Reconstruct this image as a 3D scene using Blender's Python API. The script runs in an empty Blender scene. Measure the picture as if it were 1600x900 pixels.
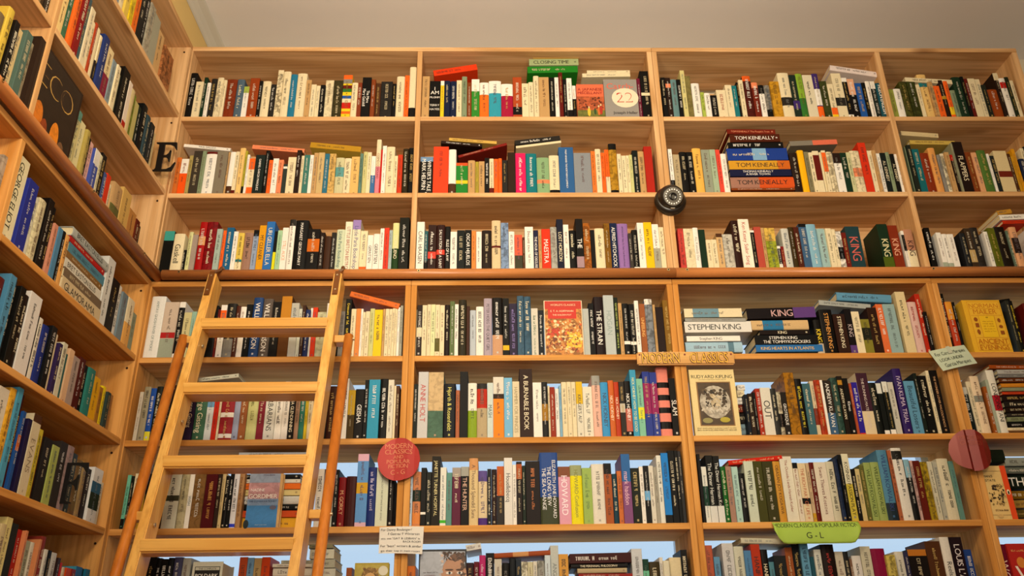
import bpy, bmesh, math, random
from mathutils import Matrix, Vector
from mathutils.geometry import tessellate_polygon
random.seed(11)
R = math.radians
scene = bpy.context.scene
C = scene.collection

# ------------------------------------------------------------------ camera
def setup_camera(pos, yaw, pit, roll, f):
    fw = Vector((math.sin(yaw)*math.cos(pit), math.cos(yaw)*math.cos(pit), math.sin(pit)))
    r = Vector((math.cos(yaw), -math.sin(yaw), 0)); u = r.cross(fw)
    c, s = math.cos(roll), math.sin(roll)
    r, u = c*r + s*u, -s*r + c*u
    cd = bpy.data.cameras.new('camera'); o = bpy.data.objects.new('camera', cd); C.objects.link(o)
    cd.sensor_fit = 'HORIZONTAL'; cd.sensor_width = 36; cd.lens = f/1600*36
    cd.clip_start = .05; cd.clip_end = 100
    m = Matrix((r, u, -fw)).transposed().to_4x4(); m.translation = pos
    o.matrix_world = m; scene.camera = o
setup_camera((0.27767,-2.70687,1.60000),0.025505,0.428505,-0.015304,1345.4892)

# ------------------------------------------------------------------ light
world = bpy.data.worlds.new('sky'); scene.world = world; world.use_nodes = True
bg = world.node_tree.nodes['Background']
bg.inputs[0].default_value = (.62, .81, 1, 1); bg.inputs[1].default_value = .92
def point_light(name, loc, watts, col, rad):
    l = bpy.data.lights.new(name, 'POINT'); l.energy = watts; l.color = col; l.shadow_soft_size = rad
    o = bpy.data.objects.new(name, l); o.location = loc; C.objects.link(o); return o
WARM = (1.0, .83, .57)
point_light('pendant_lamp', (-.1, -2.0, 3.35), 74, WARM, .16)
point_light('pendant_lamp', (1.25, -2.3, 2.9), 46, WARM, .16)
def area_light(name, loc, target, sx, sy, watts, col):
    l = bpy.data.lights.new(name, 'AREA'); l.shape = 'RECTANGLE'; l.size = sx; l.size_y = sy; l.energy = watts; l.color = col
    o = bpy.data.objects.new(name, l); o.location = loc
    o.rotation_euler = (Vector(target)-Vector(loc)).to_track_quat('-Z', 'Y').to_euler(); C.objects.link(o); return o
area_light('front_fill', (.55, -4.4, 1.9), (.5, 0, 2.5), 1.5, 1.3, 27, (1, .94, .86))  # added soft frontal fill from behind the camera; that wall has no window
l = bpy.data.lights.new('centre_fill_spot', 'SPOT'); l.energy = 215; l.color = (1, .88, .7); l.spot_size = R(66); l.spot_blend = 1; l.shadow_soft_size = .2  # added fill spot behind the camera, brightens the upper centre of the shelves
o = bpy.data.objects.new('centre_fill_spot', l); o.location = (.45, -3.3, 2.75); C.objects.link(o)
o.rotation_euler = (Vector((.34, 0, 3.3))-o.location).to_track_quat('-Z', 'Y').to_euler()
vs = scene.view_settings
vs.view_transform = 'Standard'; vs.look = 'None'; vs.exposure = 0.0; vs.gamma = 1; vs.use_curve_mapping = False

# ------------------------------------------------------------------ helpers
def lin(h):
    v = [int(h[i:i+2], 16)/255 for i in (0, 2, 4)]
    return tuple((x/12.92 if x <= .04045 else ((x+.055)/1.055)**2.4) for x in v)
def tag(o, label=None, cat=None, group=None, kind=None):
    if label: o['label'] = label
    if cat: o['category'] = cat
    if group: o['group'] = group
    if kind: o['kind'] = kind
    return o
def obj(name, mesh, parent=None, loc=None, mat=None):
    o = bpy.data.objects.new(name, mesh); C.objects.link(o)
    if mat is not None and mesh is not None: mesh.materials.append(mat)
    if loc is not None: o.location = loc
    if parent is not None: o.parent = parent
    return o
def empty(name, loc=(0, 0, 0)):
    o = bpy.data.objects.new(name, None); C.objects.link(o); o.location = loc; o.empty_display_size = .1
    return o

# ------------------------------------------------------------------ materials
def base_mat(name, rough=.5, spec=.4):
    m = bpy.data.materials.new(name); m.use_nodes = True
    nt = m.node_tree; b = nt.nodes['Principled BSDF']
    b.inputs['Roughness'].default_value = rough; b.inputs['Specular IOR Level'].default_value = spec
    return m, nt, b
def plain(name, hexc, rough=.5, spec=.4, metal=0, noise=.06, scale=30):
    m, nt, b = base_mat(name, rough, spec); b.inputs['Metallic'].default_value = metal
    c = lin(hexc)
    tc = nt.nodes.new('ShaderNodeTexCoord'); n = nt.nodes.new('ShaderNodeTexNoise'); n.inputs['Scale'].default_value = scale
    n.inputs['Detail'].default_value = 4
    mx = nt.nodes.new('ShaderNodeMix'); mx.data_type = 'RGBA'
    mx.inputs['A'].default_value = tuple(x*(1-noise) for x in c)+(1,); mx.inputs['B'].default_value = tuple(min(1, x*(1+noise)) for x in c)+(1,)
    nt.links.new(tc.outputs['Object'], n.inputs['Vector']); nt.links.new(n.outputs['Fac'], mx.inputs['Factor'])
    nt.links.new(mx.outputs['Result'], b.inputs['Base Color'])
    return m
def wood(name, axis, light, mid, dark, rough=.42, knots=True):
    m, nt, b = base_mat(name, rough, .35)
    N = nt.nodes.new; L = nt.links.new
    tc = N('ShaderNodeTexCoord'); oi = N('ShaderNodeObjectInfo')
    add = N('ShaderNodeVectorMath'); add.operation = 'ADD'
    sc_ = N('ShaderNodeVectorMath'); sc_.operation = 'SCALE'; sc_.inputs[0].default_value = (7.3, 5.1, 9.7)
    L(oi.outputs['Random'], sc_.inputs['Scale']); L(tc.outputs['Object'], add.inputs[0]); L(sc_.outputs[0], add.inputs[1])
    mp = N('ShaderNodeMapping'); s = [9, 9, 9]; s[axis] = .7; mp.inputs['Scale'].default_value = s
    L(add.outputs[0], mp.inputs['Vector'])
    # broad cathedral figure, warped
    n1 = N('ShaderNodeTexNoise'); n1.inputs['Scale'].default_value = 1.0; n1.inputs['Detail'].default_value = 2.5; n1.inputs['Distortion'].default_value = .9
    L(mp.outputs[0], n1.inputs['Vector'])
    m1 = N('ShaderNodeMath'); m1.operation = 'MULTIPLY'; m1.inputs[1].default_value = 26
    L(n1.outputs['Fac'], m1.inputs[0])
    sn = N('ShaderNodeMath'); sn.operation = 'SINE'; L(m1.outputs[0], sn.inputs[0])
    mr = N('ShaderNodeMapRange'); mr.inputs['From Min'].default_value = -1; mr.inputs['From Max'].default_value = 1
    L(sn.outputs[0], mr.inputs['Value'])
    # fine fibre
    mp2 = N('ShaderNodeMapping'); s2 = [110, 110, 110]; s2[axis] = 3; mp2.inputs['Scale'].default_value = s2
    L(add.outputs[0], mp2.inputs['Vector'])
    n2 = N('ShaderNodeTexNoise'); n2.inputs['Scale'].default_value = 1; n2.inputs['Detail'].default_value = 3
    L(mp2.outputs[0], n2.inputs['Vector'])
    r1 = N('ShaderNodeMix'); r1.data_type = 'RGBA'; r1.inputs['A'].default_value = lin(light)+(1,); r1.inputs['B'].default_value = lin(mid)+(1,)
    L(mr.outputs[0], r1.inputs['Factor'])
    r2 = N('ShaderNodeMix'); r2.data_type = 'RGBA'; r2.inputs['B'].default_value = lin(dark)+(1,)
    f2 = N('ShaderNodeMapRange'); f2.inputs['From Min'].default_value = .45; f2.inputs['From Max'].default_value = .8; f2.inputs['To Max'].default_value = .5
    L(n2.outputs['Fac'], f2.inputs['Value']); L(f2.outputs[0], r2.inputs['Factor']); L(r1.outputs['Result'], r2.inputs['A'])
    out = r2.outputs['Result']
    if knots:
        mp3 = N('ShaderNodeMapping'); s3 = [4.2, 4.2, 4.2]; s3[axis] = 1.9; mp3.inputs['Scale'].default_value = s3
        L(add.outputs[0], mp3.inputs['Vector'])
        vo = N('ShaderNodeTexVoronoi'); vo.inputs['Scale'].default_value = 1.0; L(mp3.outputs[0], vo.inputs['Vector'])
        kr = N('ShaderNodeMapRange'); kr.inputs['From Min'].default_value = .03; kr.inputs['From Max'].default_value = .13
        kr.inputs['To Min'].default_value = .75; kr.inputs['To Max'].default_value = 0
        L(vo.outputs['Distance'], kr.inputs['Value'])
        r3 = N('ShaderNodeMix'); r3.data_type = 'RGBA'; r3.inputs['B'].default_value = lin('6a3c18')+(1,)
        L(kr.outputs[0], r3.inputs['Factor']); L(out, r3.inputs['A']); out = r3.outputs['Result']
    L(out, b.inputs['Base Color'])
    if rough > .7: b.inputs['Specular IOR Level'].default_value = .12
    bp = N('ShaderNodeBump'); bp.inputs['Strength'].default_value = .08; bp.inputs['Distance'].default_value = .002
    L(n2.outputs['Fac'], bp.inputs['Height']); L(bp.outputs[0], b.inputs['Normal'])
    return m
PINE = [wood('pine_%s' % 'xyz'[a], a, 'dfb583', 'c89a66', '8e6036', .78) for a in range(3)]
LOW_PINE = [wood('low_pine_%s' % 'xyz'[a], a, 'd89e58', 'c4863f', '8a5626', .78) for a in range(3)]  # more orange pine tone, used on the lower bookcases
LADW = [wood('ladder_pine_%s' % 'xyz'[a], a, 'e2b05e', 'd49c4a', 'a8702e', .35, False) for a in range(3)]
RAILW = [wood('rail_wood_%s' % 'xyz'[a], a, 'c07c44', 'ac6a38', '7e4824', .3, False) for a in range(3)]
POLEW = wood('handrail_wood', 2, 'c87a30', 'b96a26', '8e4c18', .25, False)
SIGNW = wood('sign_wood', 0, 'd8a860', 'c89450', 'a06c34', .5, False)

def attr_mat(name, rough, spec, fibre=.1):
    m, nt, b = base_mat(name, rough, spec)
    N = nt.nodes.new; L = nt.links.new
    at = N('ShaderNodeAttribute'); at.attribute_name = 'Col'
    tc = N('ShaderNodeTexCoord')
    n = N('ShaderNodeTexNoise'); n.inputs['Scale'].default_value = 46; n.inputs['Detail'].default_value = 3; n.inputs['Distortion'].default_value = 1.2
    L(tc.outputs['Object'], n.inputs['Vector'])
    st = N('ShaderNodeMapRange'); st.inputs['From Min'].default_value = .44; st.inputs['From Max'].default_value = .58
    L(n.outputs['Fac'], st.inputs['Value'])
    # printed picture: shift towards dark or pale ink by the alpha of the attribute
    dk = N('ShaderNodeMix'); dk.data_type = 'RGBA'; dk.blend_type = 'MULTIPLY'; dk.inputs['Factor'].default_value = 1
    dk.inputs['B'].default_value = (.22, .2, .17, 1); L(at.outputs['Color'], dk.inputs['A'])
    f = N('ShaderNodeMath'); f.operation = 'MULTIPLY'; L(st.outputs[0], f.inputs[0]); L(at.outputs['Alpha'], f.inputs[1])
    mx = N('ShaderNodeMix'); mx.data_type = 'RGBA'; L(f.outputs[0], mx.inputs['Factor']); L(at.outputs['Color'], mx.inputs['A']); L(dk.outputs['Result'], mx.inputs['B'])
    # light scuffing
    n2 = N('ShaderNodeTexNoise'); n2.inputs['Scale'].default_value = 240; n2.inputs['Detail'].default_value = 2; L(tc.outputs['Object'], n2.inputs['Vector'])
    s2 = N('ShaderNodeMapRange'); s2.inputs['To Min'].default_value = 1-fibre; s2.inputs['To Max'].default_value = 1+fibre; L(n2.outputs['Fac'], s2.inputs['Value'])
    mu = N('ShaderNodeMix'); mu.data_type = 'RGBA'; mu.blend_type = 'MULTIPLY'; mu.inputs['Factor'].default_value = 1
    L(mx.outputs['Result'], mu.inputs['A']); L(s2.outputs[0], mu.inputs['B'])
    L(mu.outputs['Result'], b.inputs['Base Color'])
    return m
COVER = attr_mat('book_cover', .5, .13)
PRINT = attr_mat('printed_ink', .45, .3, .02)
PAGES = plain('book_pages', 'd8c8a0', .8, .1, 0, .12, 300)
PAPER = plain('paper_card', 'd8d4c8', .7, .2, 0, .04)

# ------------------------------------------------------------------ mesh collector with colours
class MB:
    def __init__(s): s.v = []; s.f = []; s.c = []; s.m = []
    def face(s, pts, col, mi=0):
        i = len(s.v); s.v += [tuple(p) for p in pts]; s.f.append(tuple(range(i, i+len(pts)))); s.c.append(col); s.m.append(mi)
    def mesh(s, name, mats, smooth=False):
        me = bpy.data.meshes.new(name); me.from_pydata(s.v, [], s.f)
        a = me.color_attributes.new('Col', 'FLOAT_COLOR', 'CORNER')
        buf = []
        for f, c in zip(s.f, s.c):
            q = (c if len(c) == 4 else tuple(c)+(0.0,))
            buf += list(q)*len(f)
        a.data.foreach_set('color', buf)
        for m in mats: me.materials.append(m)
        if any(s.m): me.polygons.foreach_set('material_index', s.m)
        me.update(); return me
def bm_box(bm, x0, x1, y0, y1, z0, z1):
    vs_ = [bm.verts.new((x, y, z)) for x in (x0, x1) for y in (y0, y1) for z in (z0, z1)]
    for q in ((0, 1, 3, 2), (4, 6, 7, 5), (0, 4, 5, 1), (2, 3, 7, 6), (0, 2, 6, 4), (1, 5, 7, 3)):
        bm.faces.new([vs_[i] for i in q])
def finish(bm, name, mat, parent=None, loc=(0, 0, 0), smooth=False):
    bmesh.ops.recalc_face_normals(bm, faces=bm.faces)
    me = bpy.data.meshes.new(name); bm.to_mesh(me); bm.free()
    if smooth:
        for p in me.polygons: p.use_smooth = True
    return obj(name, me, parent, loc, mat)
def board(name, x0, x1, y0, y1, z0, z1, mat, parent=None, bev=.0012, poff=(0, 0, 0)):
    cx, cy, cz = (x0+x1)/2, (y0+y1)/2, (z0+z1)/2
    bm = bmesh.new(); bm_box(bm, x0-cx, x1-cx, y0-cy, y1-cy, z0-cz, z1-cz)
    if bev: bmesh.ops.bevel(bm, geom=bm.edges[:], offset=bev, segments=1, affect='EDGES')
    return finish(bm, name, mat, parent, (cx-poff[0], cy-poff[1], cz-poff[2]))
def rod(bm, p, q, r, n=14):
    p, q = Vector(p), Vector(q); d = (q-p).normalized()
    a = d.orthogonal().normalized(); b = d.cross(a)
    r1 = [bm.verts.new(p+(a*math.cos(2*math.pi*i/n)+b*math.sin(2*math.pi*i/n))*r) for i in range(n)]
    r2 = [bm.verts.new(q+(a*math.cos(2*math.pi*i/n)+b*math.sin(2*math.pi*i/n))*r) for i in range(n)]
    for i in range(n): bm.faces.new((r1[i], r1[(i+1) % n], r2[(i+1) % n], r2[i]))
    bm.faces.new(r1[::-1]); bm.faces.new(r2)
def lathe(bm, prof, n=24, mtx=Matrix()):
    rings = []
    for r, h in prof:
        rings.append([bm.verts.new(mtx @ Vector((r*math.cos(2*math.pi*i/n), r*math.sin(2*math.pi*i/n), h))) for i in range(n)])
    for a, b in zip(rings, rings[1:]):
        for i in range(n): bm.faces.new((a[i], a[(i+1) % n], b[(i+1) % n], b[i]))
    bm.faces.new(rings[0][::-1]); bm.faces.new(rings[-1])

# ------------------------------------------------------------------ the room
XL, XR = -.891, 2.385
D1, D2, D3 = -.001, .915, 1.818
T = .0195
SH = [3.885, 3.5544, 3.2197, 2.9006, 2.5911, 2.3119, 2.0378, 1.765, 1.47, 1.17, .86, .55, .12]
CEIL = 4.055
M_CEIL = plain('ceiling_paint', 'e8e9ea', .9, .1, 0, .03, 3)
M_WALL = plain('wall_paint', 'd8cfb8', .85, .15, 0, .03, 3)
M_YEL = plain('soffit_paint', 'd8bc7c', .8, .15, 0, .04, 4)
M_COR = plain('cornice_paint', 'c8c6bc', .8, .15, 0, .03, 6)
M_FAR = plain('shop_interior_paint', '7c6650', .85, .1, 0, .06, 3)
M_FLOOR = wood('floor_boards', 1, '8a5a34', '74482a', '4a2c18', .4, False)
X0r, X1r, Y0r, Y1r = -1.16, 3.3, -4.6, .275
tag(board('floor', X0r, X1r, Y0r, Y1r+.02, -.06, 0, M_FLOOR, None, 0), kind='structure')
tag(board('ceiling', X0r, X1r, Y0r, Y1r+.1, CEIL, CEIL+.06, M_CEIL, None, 0), kind='structure')
tag(board('wall_left', X0r-.06, X0r, Y0r, Y1r, 0, CEIL, M_WALL, None, 0), kind='structure')
tag(board('wall_right', X1r, X1r+.06, Y0r, Y1r, 0, CEIL, M_FAR, None, 0), kind='structure')
tag(board('wall_front', X0r, X1r, Y0r-.06, Y0r, 0, CEIL, M_FAR, None, 0), kind='structure')
# back wall with one long window opening behind the lower shelves
WZ0, WZ1, WX0, WX1 = .9, 2.862, -.87, 2.37
def wall_back():
    bm = bmesh.new()
    for a in ((X0r, X1r, 0, WZ0), (X0r, X1r, WZ1, CEIL), (X0r, WX0, WZ0, WZ1), (WX1, X1r, WZ0, WZ1)):
        bm_box(bm, a[0], a[1], Y1r, Y1r+.1, a[2], a[3])
    return finish(bm, 'wall_back', M_WALL)
tag(wall_back(), kind='structure')
def glass_mat(name, tint):
    m, nt, b = base_mat(name, .05, .5)
    tr = nt.nodes.new('ShaderNodeBsdfTransparent'); tr.inputs[0].default_value = tint
    gl = nt.nodes.new('ShaderNodeBsdfGlossy'); gl.inputs['Roughness'].default_value = .05
    mx = nt.nodes.new('ShaderNodeMixShader'); mx.inputs[0].default_value = .04
    nt.links.new(tr.outputs[0], mx.inputs[1]); nt.links.new(gl.outputs[0], mx.inputs[2])
    nt.links.new(mx.outputs[0], nt.nodes['Material Output'].inputs[0]); nt.nodes.remove(b)
    return m
GLASS = glass_mat('window_glass', (.96, .98, 1, 1))
M_FRAME = plain('window_frame_paint', 'd8dce0', .5, .3)
edges = [WX0, D1, D2, D3, WX1]
for i in range(4):
    a, b = edges[i], edges[i+1]
    bm = bmesh.new(); w = .022
    for q in ((a, b, WZ0, WZ0+w), (a, b, WZ1-w*.4, WZ1), (a, a+w*.8, WZ0, WZ1), (b-w*.8, b, WZ0, WZ1)):
        bm_box(bm, q[0], q[1], Y1r+.03, Y1r+.07, q[2], q[3])
    fr = tag(finish(bm, 'window_%d' % (i+1), M_FRAME), kind='structure')
    board('pane', a+.01, b-.01, Y1r+.048, Y1r+.052, WZ0+.01, WZ1-.01, GLASS, fr, 0)
# painted soffit above the left bookcase, and its cornice
tag(board('wall_soffit', X0r, XL-.001, Y0r, Y1r, 3.886, CEIL, M_YEL, None, 0), kind='structure')
bm = bmesh.new()
prof = [(XL, 3.999), (XL+.006, 4.003), (XL+.012, 4.016), (XL+.024, 4.034), (XL+.042, 4.045), (XL+.046, CEIL), (XL, CEIL)]
ra = [bm.verts.new((x, Y0r, z)) for x, z in prof]; rb = [bm.verts.new((x, Y1r, z)) for x, z in prof]
for i in range(len(prof)): bm.faces.new((ra[i], ra[(i+1) % len(prof)], rb[(i+1) % len(prof)], rb[i]))
bm.faces.new(ra); bm.faces.new(rb[::-1])
tag(finish(bm, 'trim_1', M_COR), kind='structure')

# ------------------------------------------------------------------ bookcases
DEP = .25
M_SCREW = plain('dark_screw', '3a2414', .5, .4, .6)
M_BRASS = plain('brass_screw', 'e0c890', .25, .6, .9)
def back_case(name, uprights, shelves, top, bottom, label, panel, PINE=PINE):
    """uprights: list of (x0,x1); shelves: z of the upper faces"""
    root = empty(name, ((uprights[0][0]+uprights[-1][1])/2, DEP/2, bottom)); po = root.location
    tag(root, label, 'bookcase', 'pine bookcases')
    for k, (a, b) in enumerate(uprights):
        board('upright', a, b, 0, DEP, bottom, top, PINE[2], root, .0012, po)
    xs = [(uprights[i][1], uprights[i+1][0]) for i in range(len(uprights)-1)]
    for z in shelves:
        for a, b in xs:
            board('shelf', a, b, .0005, DEP, z-T, z, PINE[0], root, .0012, po)
    if panel:
        for a, b in xs:
            board('back_panel', a, b, DEP-.006, DEP, bottom, top-T, PINE[0], root, 0, po)
    return root, po
h = .0195
UB = SH[3]-T            # underside of the upper cases
r, po = back_case('bookcase', [(XL-h+.003, XL+.003), (D1-h/2, D1+h/2), (D2-h-.0005, D2-.0005)], [SH[1], SH[2], SH[3]], SH[0]-T, UB,
    'upper pine bookcase on the back wall, left of the dome camera', True)
board('top_board', XL-h+.003, D2-.0005, -.001, DEP, SH[0]-T, SH[0], PINE[0], r, .0012, po)
r, po = back_case('bookcase', [(D2+.0005, D2+h), (D3-h/2, D3+h/2), (XR-h, XR)], [SH[1], SH[2], SH[3]], SH[0]-T, UB,
    'upper pine bookcase on the back wall, right of the dome camera', True)
board('top_board', D2+.0005, XR, -.001, DEP, SH[0]-T, SH[0], PINE[0], r, .0012, po)
LT = 2.868
names = ['behind the leaning ladder', 'between the leaning ladder and the carved wooden sign', 'right of the carved sign, above the green paper label', 'at the far right edge below the wooden rail']
e2 = [(XL+.003-h, D1-.0005), (D1+.0005, D2-.0115), (D2-.0105, D3-.0015), (D3-.0005, XR)]
for i, (a, b) in enumerate(e2):
    r, po = back_case('bookcase', [(a, a+h), (b-h, b)], SH[4:], LT-T, 0, 'lower pine bookcase ' + names[i], False, LOW_PINE)
    board('top_board', a, b, 0, DEP, LT-T, LT, LOW_PINE[0], r, .0012, po)
# left wall
def left_case(name, ys, shelves, top, bottom, label, PINE=PINE):
    root = empty(name, (XL-DEP/2, ys[0][0], bottom)); po = root.location
    tag(root, label, 'bookcase', 'pine bookcases')
    for a, b in ys: board('upright', XL-DEP, XL, a, b, bottom, top-T, PINE[2], root, .0012, po)
    for i in range(len(ys)-1):
        for z in shelves: board('shelf', XL-DEP, XL-.0005, ys[i][1], ys[i+1][0], z-T, z, PINE[1], root, .0012, po)
        board('back_panel', XL-DEP, XL-DEP+.006, ys[i][1], ys[i+1][0], bottom, top-T, PINE[1], root, 0, po)
    board('top_board', XL-DEP, XL, ys[0][0], ys[-1][1], top-T, top, PINE[1], root, .0012, po)
    for z in shelves+[top]:
        bm = bmesh.new(); rod(bm, (0, 0, 0), (0, -.0014, 0), .0038, 10)
        finish(bm, 'screw', M_SCREW, root, (XL-.022-po[0], ys[-1][0]-po[1]-.0002, z-.045-po[2]))
    return root
LY = [(-1.775, -1.7555), (-.887, -.8675), (-.0215, -.002)]
left_case('bookcase', LY, [SH[1], SH[2], SH[3]], SH[0], UB, 'upper pine bookcase along the left wall with angled shelves')
left_case('bookcase', LY, SH[4:], LT, 0, 'lower pine bookcase along the left wall below its rail', LOW_PINE)

# ------------------------------------------------------------------ ladder rails
def rail(name, p, q, axis, label, screws, sdir):
    bm = bmesh.new(); rod(bm, (0, 0, 0), Vector(q)-Vector(p), .0175, 18)
    o = finish(bm, name, RAILW[axis], None, p, True); tag(o, label, 'rail', 'ladder rails')
    for t in screws:
        s = Vector(q)-Vector(p); c = s*t+Vector(sdir)*.0172
        bm = bmesh.new(); rod(bm, c, c+Vector(sdir)*.0022, .0052, 12); w = finish(bm, 'washer', M_BRASS, o)
        bm = bmesh.new(); rod(bm, c+Vector(sdir)*.002, c+Vector(sdir)*.0034, .0026, 10); finish(bm, 'screw', M_SCREW, w)
    return o
RZ = 2.884
rail('ladder_rail', (XL+.04, -.0185, RZ), (D2-.001, -.0185, RZ), 0, 'round wooden ladder rail across the back wall, ladder hooked on it', [.035, .497, .985], (0, -1, .15))
rail('ladder_rail', (D2+.001, -.0185, RZ), (XR-.001, -.0185, RZ), 0, 'round wooden ladder rail across the right half of the back wall', [.025, .612], (0, -1, .15))
rail('ladder_rail', (XL+.0185, -1.78, RZ), (XL+.0185, -.0015, RZ), 1, 'round wooden ladder rail along the left wall bookcases', [.4, .68, .9], (1, 0, .1))

# ------------------------------------------------------------------ ladder
LEAN = math.tan(R(16))
def ladder():
    root = empty('ladder', (-.4415, -.105-2.87*LEAN, 0)); po = Vector(root.location)
    tag(root, 'light wooden library ladder with round handrails leaning on the rail', 'ladder')
    yz = lambda z: -.105-(2.87-z)*LEAN          # front face of the stiles
    ddir = Vector((0, math.cos(R(16)), -math.sin(R(16))))    # into the wall, square to the stile
    def slab(name, xa, xb, z0, z1, d0, d1, mat, par=root, bev=.003):
        pts = []
        for x in (xa, xb):
            for d in (d0, d1):
                for z in (z0, z1): pts.append(Vector((x, yz(z), z))+ddir*d)
        c = sum(pts, Vector())/8; bm = bmesh.new(); v = [bm.verts.new(p-c) for p in pts]
        for q in ((0, 1, 3, 2), (4, 6, 7, 5), (0, 4, 5, 1), (2, 3, 7, 6), (0, 2, 6, 4), (1, 5, 7, 3)): bm.faces.new([v[i] for i in q])
        bmesh.ops.bevel(bm, geom=bm.edges[:], offset=bev, segments=2, affect='EDGES')
        return finish(bm, name, mat, par, c-po)
    M_HOOK = plain('hook_plate_bronze', '7a4a22', .35, .5, .5)
    M_BOLT = plain('ladder_bolt', 'c8b898', .3, .6, .9)
    for sx, (xa, xb) in ((-1, (-.662, -.635)), (1, (-.248, -.221))):
        st = slab('stile', xa, xb, .026, 2.846, 0, .076, LADW[2])
        xm = (xa+xb)/2
        # bronze hook: strap down the front, curl over the rail
        hk = slab('hook_plate', xm-.009, xm+.009, 2.752, 2.85, -.004, -.0003, M_HOOK, root, .0015)
        bm = bmesh.new()
        rod(bm, (xm, yz(2.843)-.001, 2.843), (xm, -.0185-.024, RZ+.006), .0055, 8)
        for k in range(6):
            a0, a1 = R(12+30*k), R(12+30*(k+1)); cy, cz = -.0185, RZ
            p0 = (xm, cy-math.cos(a0)*.024, cz+math.sin(a0)*.024); p1 = (xm, cy-math.cos(a1)*.024, cz+math.sin(a1)*.024)
            rod(bm, p0, p1, .0055, 8)
        finish(bm, 'rail_hook', M_HOOK, root, -po)
        for zz in (2.772, 2.832):
            bm = bmesh.new(); c = Vector((xm, yz(zz), zz))-ddir*.0035; rod(bm, c, c-ddir*.002, .0032, 10)
            finish(bm, 'screw', M_BOLT, root, -po)
        xin = xb if sx < 0 else xa
        for zz in (2.58, 2.315, 2.005):
            bm = bmesh.new(); c = Vector((xin, yz(zz), zz))+ddir*.035
            rod(bm, c-Vector((.002*sx, 0, 0)), c-Vector((.006*sx, 0, 0)), .006, 12); finish(bm, 'bolt', M_BOLT, root, -po)
        # handrail outside the stile
        xp = -.6955 if sx < 0 else -.177
        p = lambda z: Vector((xp, yz(z), z))+ddir*.03
        bm = bmesh.new(); rod(bm, p(.42), p(2.612), .0148, 20)
        hr = finish(bm, 'handrail', POLEW, root, -po, True)
        for zz in (2.6, 2.028, 1.4, .7):
            xo = xa if sx < 0 else xb
            x_a, x_b = min(xo, xp), max(xo, xp)
            pts = bmesh.new(); c = p(zz)
            bm_box(pts, x_a, x_b, c.y-.006, c.y+.04, c.z-.012, c.z+.012)
            bmesh.ops.bevel(pts, geom=pts.edges[:], offset=.002, segments=1, affect='EDGES')
            finish(pts, 'standoff', LADW[0], root, -po)
            bm = bmesh.new(); rod(bm, c+Vector((sx*.013, 0, 0)), c+Vector((sx*.019, 0, 0)), .005, 10); finish(bm, 'bolt', M_BOLT, root, -po)
    z = 2.6429
    while z > .1:
        y = yz(z)
        bm = bmesh.new(); bm_box(bm, -.644, -.239, y-.004, y+.08, z-.019, z+.017)
        ed = [e for e in bm.edges if all(v.co.y < y for v in e.verts)]
        bmesh.ops.bevel(bm, geom=ed, offset=.005, segments=3, affect='EDGES')
        cen = Vector((-.4415, y+.038, z))
        for v in bm.verts: v.co -= cen
        finish(bm, 'rung', LADW[0], root, cen-po); z -= .236
    return root
ladder()

# ------------------------------------------------------------------ lettering
GL = {}
def glyph(ch):
    if ch in GL: return GL[ch]
    cu = bpy.data.curves.new('g', 'FONT'); cu.body = ch; cu.size = 1; cu.resolution_u = 3; cu.offset = .0
    o = bpy.data.objects.new('g', cu)
    me = bpy.data.meshes.new_from_object(o)
    v = [(p.co.x, p.co.y) for p in me.vertices]; f = [tuple(p.vertices) for p in me.polygons]
    bpy.data.objects.remove(o); bpy.data.curves.remove(cu); bpy.data.meshes.remove(me)
    if v:
        x0 = min(p[0] for p in v); x1 = max(p[0] for p in v); v = [(p[0]-x0, p[1]) for p in v]; w = x1-x0
    else: w = .26
    GL[ch] = (v, f, w+(.07 if v else 0)); return GL[ch]
def text_width(s): return sum(glyph(c)[2] for c in s)
CAP = .70
def put_text(mb, s, org, du, dv, size, col, italic=0):
    """size = cap height; org = baseline start; du, dv unit vectors (Vector)"""
    k = size/CAP; x = 0
    for ch in s:
        v, f, w = glyph(ch)
        for q in f:
            mb.face([org+du*((x+v[i][0]+italic*v[i][1])*k)+dv*(v[i][1]*k) for i in q], col)
        x += w
def quad(mb, org, du, dv, u0, u1, v0, v1, col):
    mb.face([org+du*u0+dv*v0, org+du*u1+dv*v0, org+du*u1+dv*v1, org+du*u0+dv*v1], col)
STROKES = (((0, 0, 1), (2, 0, 1)), ((0, 0, 1), (1, 0, 1), (3, .5, 0)), ((0, 0, 1), (1, 0, 1), (2, 0, 1), (2, 1, 1)), ((0, 0, 1), (2, 1, 1), (3, .5, 0)), ((0, 0, 1), (1, 0, 1), (2, 0, 1)), ((0, 0, 1), (1, 0, .6), (2, .6, 1)),
    ((0, 0, 1),), ((0, 0, 1), (2, 0, 1), (2, 1, 1)), ((0, 0, 1), (2, 0, 1), (2, .5, 1), (2, 1, 1)), ((4, 0, 1), (2, 1, 1)), ((1, 0, 1), (2, .5, 1), (0, .5, 1)))
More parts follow.
